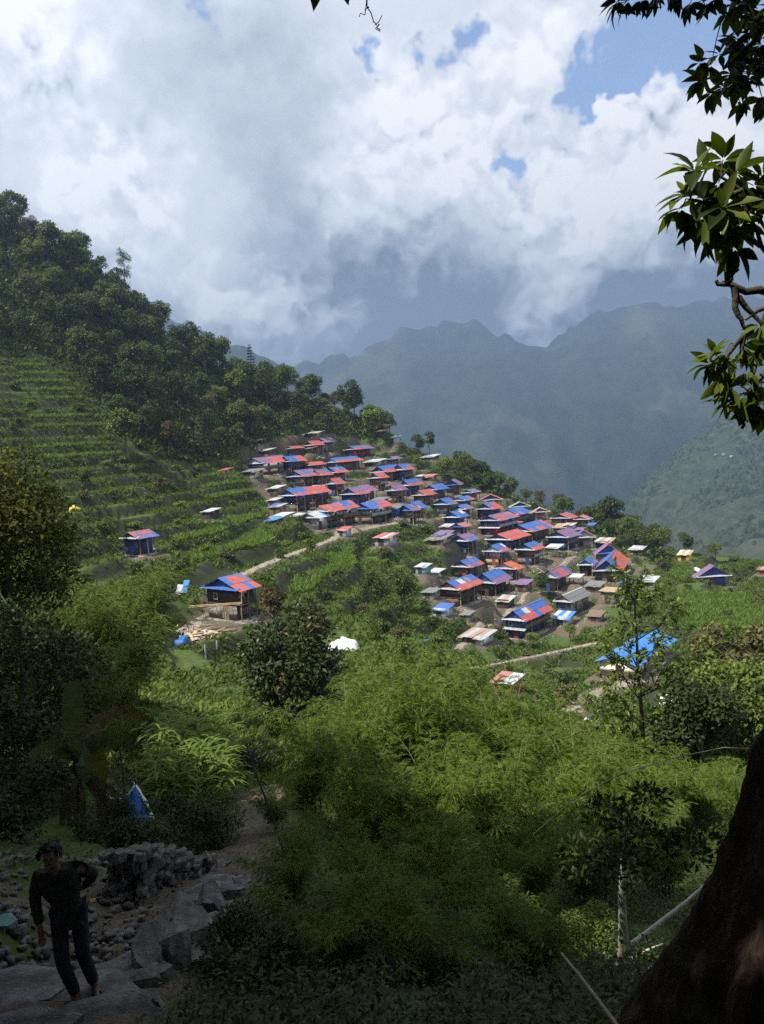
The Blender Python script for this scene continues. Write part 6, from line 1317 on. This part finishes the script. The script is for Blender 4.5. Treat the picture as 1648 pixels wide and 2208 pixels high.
def tarp_shelter():
    D = 18.5; b0 = gp(275, 1780, D); q = lambda x, y, dd=0: tuple(Vector(P(x, y, D+dd))-b0)
    o = thing('tarp_shelter', 'small shelter of blue tarpaulin with a white hem, slung from a stick among weeds', 'shelter', tuple(b0), 0)
    def sheet(rows, m_, name, par):
        V = []; F = []; n = 9; gg = np.random.default_rng(len(name)+len(rows[0]))
        A = [np.array(r_) for r_ in rows]; G = []
        for r_ in A:
            d = np.linspace(0, len(r_)-1, n); G.append(np.stack([np.interp(d, np.arange(len(r_)), r_[:, k]) for k in range(3)], 1))
        G = np.array(G); d = np.linspace(0, len(G)-1, n); H_ = np.stack([[np.interp(d, np.arange(len(G)), G[:, j, k]) for k in range(3)] for j in range(n)], 0).transpose(2, 0, 1)
        H_ = H_+gg.normal(0, .012, H_.shape)+np.sin(np.linspace(0, 14, n))[None, :, None]*np.array([0, .03, 0])
        V = H_.reshape(-1, 3); F = [[i*n+j, i*n+j+1, (i+1)*n+j+1, (i+1)*n+j] for i in range(n-1) for j in range(n-1)]
        ob = link(name, mesh_np(name, V, F, M[m_], None, True), par); sm = ob.modifiers.new('thickness', 'SOLIDIFY'); sm.thickness = .012; return ob
    t_ = sheet([[q(263, 1722, -.1), q(278, 1712, -.1), q(291, 1693, 0)], [q(262, 1750, -.35), q(285, 1745, -.3), q(308, 1730, .1)], [q(258, 1782, -.55), q(290, 1782, -.5), q(326, 1778, .1)]], 'blue_tarp', 'front_sheet', o)
    sheet([[q(213, 1702, .3), q(240, 1722, .2), q(263, 1722, -.1)], [q(216, 1735, .5), q(235, 1750, .45), q(262, 1745, .1)], [q(220, 1775, .7), q(240, 1780, .7), q(262, 1780, .4)]], 'blue_tarp', 'side_sheet', o)
    link('hem', MB().tube([q(213, 1702, .27), q(240, 1722, .17), q(263, 1722, -.13), q(278, 1712, -.13), q(291, 1693, -.03)], .018, 5).mesh('hem', M['white_tarp'], True), o)
    sheet([[q(291, 1693, 0), q(295, 1694, .1)], [q(308, 1730, .1), q(316, 1730, .2)], [q(326, 1778, .1), q(336, 1776, .2)]], 'white_tarp', 'edge_strip', o)
    link('pole', MB().tube([q(263, 1790, .1), q(268, 1700, .1), q(264, 1650, .1), q(256, 1600, .1)], .018, 5).mesh('pole', M['dark_wood'], True), o)
    link('stake', MB().tube([q(290, 1690, .1), q(286, 1684, .1), q(330, 1785, .2)], .02, 5).mesh('stake', M['white_tarp'], True), o)
    bd = rock_mesh(77, .28, .25, .26, 'mud'); bd.materials.clear(); bd.materials.append(M['orange_cloth']); p = Vector(q(242, 1765, .55)); ob = link('cloth_bundle', bd, None, p+b0); tag(ob, 'orange-brown cloth bundle inside the blue tarpaulin shelter', 'bundle')
M['orange_cloth'] = rough_mat('orange_cloth', [(.3, (.22, .07, .03)), (.7, (.36, .13, .06))], 6, 3, .9, .4, .02)
tarp_shelter()
M['maize_near'] = leaf_mat('near_maize', (.065, .13, .028), (.14, .23, .045), None, .4, .55, .3, 0)
def near_maize():
    g = np.random.default_rng(31); P0 = []; D0 = []; mb = MB()
    for i in range(230):
        px = g.uniform(330, 500); py = g.uniform(1560, 1700); 
        d = ray(px, py); ys = np.arange(20, 45, .15); zz = H(d.x/d.y*ys, ys); k = np.where(d.z/d.y*ys < zz+1.0)[0]; y = ys[k[0]] if len(k) else 33
        x = d.x/d.y*y; z = H(x, y); h_ = g.uniform(1.3, 2.1); mb.tube([(x, y, z), (x+.05, y, z+h_)], [.018, .008], 4)
        for j in range(10):
            a = g.uniform(0, 6.28); zz_ = z+h_*(.2+.8*j/10); d0 = np.array([math.cos(a), math.sin(a), .9]); L_ = g.uniform(.5, .85); p = np.array([x, y, zz_])
            P0.append((p, d0, L_))
    V = []; F = []
    for p, d0, L_ in P0:
        s = np.cross(d0, [0, 0, 1]); s /= np.linalg.norm(s); k = len(V)
        for t, w in ((0, .03), (.35, .05), (.7, .04), (1, .004)):
            c = p+d0*L_*t*np.array([1, 1, 1-.95*t]); V += [c-s*w, c+s*w]
        for j in range(3): F.append([k+2*j, k+2*j+1, k+2*j+3, k+2*j+2])
    ob = wstuff('maize_patch', 'bright sunlit maize patch beside the banana plant', mesh_np('maize_patch', V, F, M['maize_near'], g.uniform(0, 1, len(F))))
near_maize()
# weeds near the viewer
M['nettle'] = leaf_mat('path_side_weeds', (.020, .040, .011), (.050, .082, .022), (.075, .10, .03), .25, .45, .4, 0)
def near_weeds():
    g = np.random.default_rng(33); n = 26000; x = g.uniform(NX0+.5, NX1-.5, n); y = g.uniform(4.5, 25, n); z = HN(x, y); e = bil(NE, NX0, NY0, NS, x, y); pj = proj(np.stack([x, y, z], 1))
    k = (e < .25) & (pj[:, 0] > -150) & (pj[:, 0] < 1800) & (pj[:, 1] < 2350) & (fbm(x/1.2, y/1.2, 91, 3) > .40); k &= ~((pj[:, 0] < 330) & (pj[:, 1] > 1880) & (g.uniform(0, 1, n) < .75)); x, y, z = x[k], y[k], z[k]; print('near weeds', len(x))
    m_ = 13; P0 = np.repeat(np.stack([x, y, z], 1), m_, 0)+np.concatenate([g.normal(0, .12, (len(x)*m_, 2)), np.abs(g.normal(0, .17, (len(x)*m_, 1)))], 1)
    N = len(P0); ax = rdir(N, g)*np.array([1, 1, .5])+np.array([0, 0, .15]); nor = rdir(N, g)*.5+np.array([0, 0, 1.0]); V, F = leaves(P0, nor, ax, .085*g.uniform(.5, 1.5, N), .034*g.uniform(.7, 1.3, N), .15)
    wstuff('path_side_weeds', 'low leafy weeds along the shaded path', mesh_np('path_side_weeds', V, F, M['nettle'], g.uniform(0, 1, N)))
    n = 30000; x = g.uniform(-30, 30, n); y = g.uniform(24, 56, n); z = H(x, y); k = fbm(x/2, y/2, 95, 3) > .36; x, y, z = x[k], y[k], z[k]
    V, F = tuft(x, y, z, g, 7, .36, .13, .9, .25)
    wstuff('slope_weeds', 'tall weeds on the slope between path and terraces', mesh_np('slope_weeds', V, F, M['weed'], g.uniform(0, 1, len(F))))
near_weeds()
for i, mn in enumerate(['leaf_mid', 'leaf_shade', 'leaf_light', 'leaf_olive']):
    PROTO['nearbush%d' % i] = (trunk_mesh('near_bush_stem%d' % i, 850+i, 1.2, .03, .8, 6), crown_mesh('near_bush_crown%d' % i, 860+i, mn, 5200, 1.3, 1.7, .8, 16, .11, .045, (.35, .6)))
for i, (px, py, D, s, k, lab) in enumerate([(1280, 2090, 11.0, .5, 0, 'bright green fern-like bush left of the pale barked tree'), (430, 1690, 24, .8, 3, 'olive bush on the bank beside the lower path'), (470, 1640, 29, .9, 2, 'light green bush at the edge of the maize'), (380, 1800, 15, .8, 1, 'dark bush above the stone wall'), (240, 1815, 15, .6, 1, 'dark low bush left of the stone wall'), (460, 1790, 16, .7, 0, 'green bush behind the end of the stone wall'), (20, 1740, 14, .9, 1, 'dark bush at the left edge below the banana plant'), (540, 2170, 7.8, .5, 1, 'dark low bush right of the slab step')]):
    p = gp(px, py, D); o = plant('nearbush%d' % k, p.x, p.y, p.z-.1, s, lab, name='bush')
def cane(name, label, pp, r_, mname='dry_culm', cat='cane'):
    q = [P(*a) for a in pp]; b0 = q[0]; o = link(name, MB().tube([tuple(a-b0) for a in q], np.linspace(r_, r_*.6, len(q)), 7).mesh(name, M[mname], True)); o.location = b0; return tag(o, label, cat)
cane('bamboo_pole', 'thin dry bamboo stick leaning at the bottom edge left of the mossy trunk', [(1340, 2225, 2.9), (1300, 2170, 3.1), (1255, 2110, 3.4), (1211, 2056, 3.7)], .011)
cane('arching_cane', 'long thin pale cane arching over the bamboo towards the mossy trunk', [(1150, 1800, 13), (1240, 1722, 13), (1340, 1668, 13), (1450, 1635, 13), (1560, 1612, 13), (1640, 1615, 13.2)], .012)
cane('bare_stem', 'dark bare thin stem standing in front of the lower path', [(620, 1860, 13), (580, 1740, 13), (545, 1650, 13.2), (530, 1600, 13.4)], .022, 'dark_wood', 'stem')
cane('log', 'grey log leaning on the bank at the left edge', [(85, 1862, 13), (65, 1820, 13.2), (40, 1785, 13.5), (12, 1765, 13.8)], .12, 'dark_wood', 'log')
cane('branch', 'broken grey branch lying on the rubble behind the person', [(20, 1965, 9.8), (45, 1935, 10.1), (60, 1912, 10.4)], .04, 'dark_wood', 'branch')
p = gp(12, 1985, 8.6); o = link('plastic_sheet', rock_mesh(78, .17, .12, .03, 'teal'), None, p+Vector((0, 0, .12)), (.3, .2, 0)); tag(o, 'pale blue-grey plastic scrap at the left edge', 'plastic scrap')
p = P(198, 1920, 10.2); o = link('wrapper', ubox('yellow_tarp'), None, (p.x, p.y, gz(p.x, p.y)+.10), (.9, .2, .3), (.07, .05, .01)); tag(o, 'small yellow wrapper on the bank right of the person', 'litter')
p = gp(355, 1998, 9.3); o = link('wrapper', ubox('white_tarp'), None, p+Vector((0, 0, .03)), (.2, .1, .5), (.05, .04, .02)); tag(o, 'tiny white scrap on the dirt path', 'litter')
# ------------------------------------------------------------------ the person coming up the path
def skin_obj(name, verts, edges, radii, material, parent, root=0, sub=2):
    me = bpy.data.meshes.new(name); me.from_pydata(verts, edges, [])
    bm = bmesh.new(); bm.from_mesh(me); ly = bm.verts.layers.skin.verify(); bm.verts.ensure_lookup_table()
    for v, r_ in zip(bm.verts, radii):
        v[ly].radius = (r_, r_) if np.isscalar(r_) else r_; v[ly].use_root = v.index == root
    bm.to_mesh(me); bm.free(); me.materials.append(material); o = link(name, me, parent)
    s = o.modifiers.new('skin', 'SKIN'); s.use_smooth_shade = True
    d = o.modifiers.new('subdivision', 'SUBSURF'); d.levels = sub; d.render_levels = sub
    return o
M['skin'] = rough_mat('brown_skin', [(.3, (.16, .085, .055)), (.7, (.21, .115, .075))], 8, 2, .55, .05, .003)
M['hair'] = rough_mat('black_hair', [(.3, (.008, .007, .006)), (.7, (.02, .018, .016))], 40, 3, .5, .5, .01)
M['jacket'] = rough_mat('dark_olive_jacket', [(.3, (.020, .022, .018)), (.7, (.036, .038, .030))], 9, 4, .85, .4, .012)
M['jeans'] = rough_mat('dark_trousers', [(.3, (.016, .018, .026)), (.7, (.032, .036, .048))], 9, 4, .9, .35, .01)
M['sandal'] = rough_mat('brown_sandal', [(.3, (.05, .03, .02)), (.7, (.09, .06, .04))], 9, 3, .7, .2, .005)
def person():
    D = 7.05; p = P(168, 2158, D); base = Vector((p.x, p.y, gz(p.x, p.y)+.02))
    # local: x to the viewer's right, y towards the viewer is negative, z up; facing the viewer, leaning forward as he climbs
    J = dict(pel=(0, .06, .90), belly=(-.01, .03, 1.05), chest=(-.03, -.04, 1.25), neck=(-.05, -.10, 1.42), head0=(-.06, -.13, 1.49), head=(-.065, -.155, 1.575), crown=(-.065, -.14, 1.655),
             shl=(-.21, -.06, 1.355), ell=(-.265, -.01, 1.10), wrl=(-.235, -.08, .865), shr=(.135, -.05, 1.375), elr=(.265, .10, 1.20), wrr=(.13, .22, 1.02),
             hil=(-.09, .05, .86), knl=(-.075, -.10, .49), anl=(.0, -.02, .09), hir=(.09, .06, .86), knr=(.10, -.02, .48), anr=(.15, .10, .08), tol=(-.05, -.17, .035), tor=(.19, -.06, .035), hel=(.01, .035, .045), her=(.145, .155, .045))
    names = list(J)
    E = [('pel', 'belly'), ('belly', 'chest'), ('chest', 'neck'), ('neck', 'head0'), ('head0', 'head'), ('head', 'crown'), ('chest', 'shl'), ('shl', 'ell'), ('ell', 'wrl'), ('chest', 'shr'), ('shr', 'elr'), ('elr', 'wrr'), ('pel', 'hil'), ('hil', 'knl'), ('knl', 'anl'), ('pel', 'hir'), ('hir', 'knr'), ('knr', 'anr'), ('anl', 'tol'), ('anr', 'tor'), ('anl', 'hel'), ('anr', 'her')]
    Rr = dict(pel=.10, belly=.09, chest=.105, neck=.055, head0=.066, head=.088, crown=.066, shl=.055, ell=.038, wrl=.03, shr=.055, elr=.038, wrr=.03, hil=.085, knl=.055, anl=.036, hir=.085, knr=.055, anr=.036, tol=.028, tor=.028, hel=.03, her=.03)
    V = [J[k] for k in names]; EE = [(names.index(a), names.index(b)) for a, b in E]; RR = [Rr[k] for k in names]
    # hands: a palm and five bent fingers of different lengths each
    for side, wr, dirv, out in (('l', 'wrl', (.12, -.35, -.93), (-.2, -.9, .3)), ('r', 'wrr', (-.8, .45, -.4), (.1, .3, -.9))):
        d = Vector(dirv).normalized(); o_ = Vector(out).normalized(); s = d.cross(o_).normalized(); w = Vector(J[wr]); pm = w+d*.075; k = len(V)
        V.append(tuple(pm)); RR.append(.026); EE.append((names.index(wr), k))
        for f, (off, ln) in enumerate([(-.030, .066), (-.010, .078), (.010, .074), (.028, .058)]):
            a = pm+s*off+d*.022; b_ = a+d*ln*.5+o_*.004; c = b_+(d*.75-o_*-.65)*ln*.45; i = len(V)
            V += [tuple(a), tuple(b_), tuple(c)]; RR += [.0095, .0085, .007]; EE += [(k, i), (i, i+1), (i+1, i+2)]
        a = w+d*.03+s*-.034; b_ = a+(d*.6-s*.6+o_*.3)*.045; i = len(V); V += [tuple(a), tuple(b_), tuple(b_+d*.03)]; RR += [.011, .0095, .008]; EE += [(k, i), (i, i+1), (i+1, i+2)]
    # nose, ears
    h = Vector(J['head']); i = len(V); V += [tuple(h+Vector((.012, -.095, -.012)))]; RR += [.013]; EE += [(names.index('head'), i)]
    body = skin_obj('person', V, EE, RR, M['skin'], None, 0); body.location = base; body.rotation_euler = (0, 0, R(14))
    tag(body, 'person in dark jacket and trousers walking up the stone steps, head bowed, one elbow out', 'person')
    def garment(name, keys, edges, rr, m_, root=0): return skin_obj(name, [J[k] if isinstance(k, str) else k for k in keys], edges, rr, m_, body, root)
    garment('jacket', ['pel', 'belly', 'chest', (-.045, -.085, 1.385), 'shl', 'ell', (-.238, -.072, .89), 'shr', 'elr', (.145, .21, 1.035), (0, .05, .80)], [(0, 1), (1, 2), (2, 3), (2, 4), (4, 5), (5, 6), (2, 7), (7, 8), (8, 9), (0, 10)], [(.150, .12), (.142, .118), (.158, .128), .07, .074, .056, .045, .074, .058, .045, (.155, .12)], M['jacket'])
    garment('trousers', ['pel', 'hil', 'knl', (-.005, -.025, .11), 'hir', 'knr', (.148, .092, .11)], [(0, 1), (1, 2), (2, 3), (0, 4), (4, 5), (5, 6)], [.125, .096, .070, .058, .096, .070, .058], M['jeans'])
    hr = MB(); hh = Vector(J['head']); g = np.random.default_rng(4); n = 900; d = rdir(n, g); d = d[(d[:, 2] > -.15) & ~((d[:, 1] < -.45) & (d[:, 2] < .62))]
    pp = np.array(hh)+np.array([0, .012, .03])+d*np.array([.092, .104, .098]); ax = d*.35+np.array([0, -.15, -.75])*.6+rdir(len(d), g)*.3; Vh, Fh = leaves(pp, d, ax, .05, .02, 0)
    cap = bmesh.new(); bmesh.ops.create_uvsphere(cap, u_segments=20, v_segments=12, radius=1)
    bmesh.ops.delete(cap, geom=[v for v in cap.verts if v.co.z < -.2 or (v.co.y < -.5 and v.co.z < .55)], context='VERTS')
    for v in cap.verts: v.co = Vector((v.co.x*.094, v.co.y*.106+.012, v.co.z*.10+.03))+hh
    me = bpy.data.meshes.new('hair'); cap.to_mesh(me); cap.free(); me.materials.append(M['hair']); link('hair', me, body)
    link('hair_strands', mesh_np('hair_strands', Vh, Fh, M['hair']), body)
    for sx in (-1, 1):
        for nm, m_, r_, off in (('eye', 'w', .011, (.031*sx+.005, -.079, .008)),):
            b = bmesh.new(); bmesh.ops.create_uvsphere(b, u_segments=10, v_segments=8, radius=r_); me = bpy.data.meshes.new('eye'); b.to_mesh(me); b.free(); me.materials.append(M['glass']); link('eye', me, body, hh+Vector(off))
        b = bmesh.new(); bmesh.ops.create_uvsphere(b, u_segments=10, v_segments=8, radius=.026); me = bpy.data.meshes.new('ear'); b.to_mesh(me); b.free(); me.materials.append(M['skin']); e = link('ear', me, body, hh+Vector((.088*sx, .01, -.005))); e.scale = (.35, .7, 1.1)
    link('mouth', ubox('dred'), body, hh+Vector((.008, -.079, -.052)), (0, 0, 0), (.045, .012, .008))
    for k in ('l', 'r'):
        a, t_, h_ = Vector(J['an'+k]), Vector(J['to'+k]), Vector(J['he'+k]); d = (t_-h_); mid = (t_+h_)/2; mid.z = .022
        sb = MB(); n = 12; ring = []
        for i in range(n): th = 2*math.pi*i/n; ring.append((math.cos(th)*d.length*.62, math.sin(th)*.05*(1.15 if math.cos(th) > 0 else .85)))
        V2 = [(x, y, -.02) for x, y in ring]+[(x, y, .012) for x, y in ring]+[(0, 0, -.02), (0, 0, .012)]
        F2 = [[i, (i+1) % n, n+(i+1) % n, n+i] for i in range(n)]+[[n+i, n+(i+1) % n, 2*n+1, 2*n+1] for i in range(0)]
        bm = bmesh.new(); vs = [bm.verts.new(v) for v in V2[:2*n]]; [bm.faces.new([vs[j] for j in f]) for f in F2]; bm.faces.new(vs[n:2*n]); bm.faces.new(vs[:n][::-1]); me = bpy.data.meshes.new('sandal'); bm.to_mesh(me); bm.free(); me.materials.append(M['sandal'])
        s = link('sandal', me, body, mid, (0, 0, math.atan2(d.y, d.x)))
        st = link('strap', MB().tube([(.05, -.052, .0), (.05, -.03, .045), (.05, .03, .045), (.05, .052, 0)], .009, 5).mesh('strap', M['sandal'], True), s)
person()

# the mossy tree stands at its own foot
_b = P(1655, 2300, 3.6); _b.z = gz(_b.x, _b.y); BIG.location = _b
for ch in BIG.children: ch.location = ch.location-_b
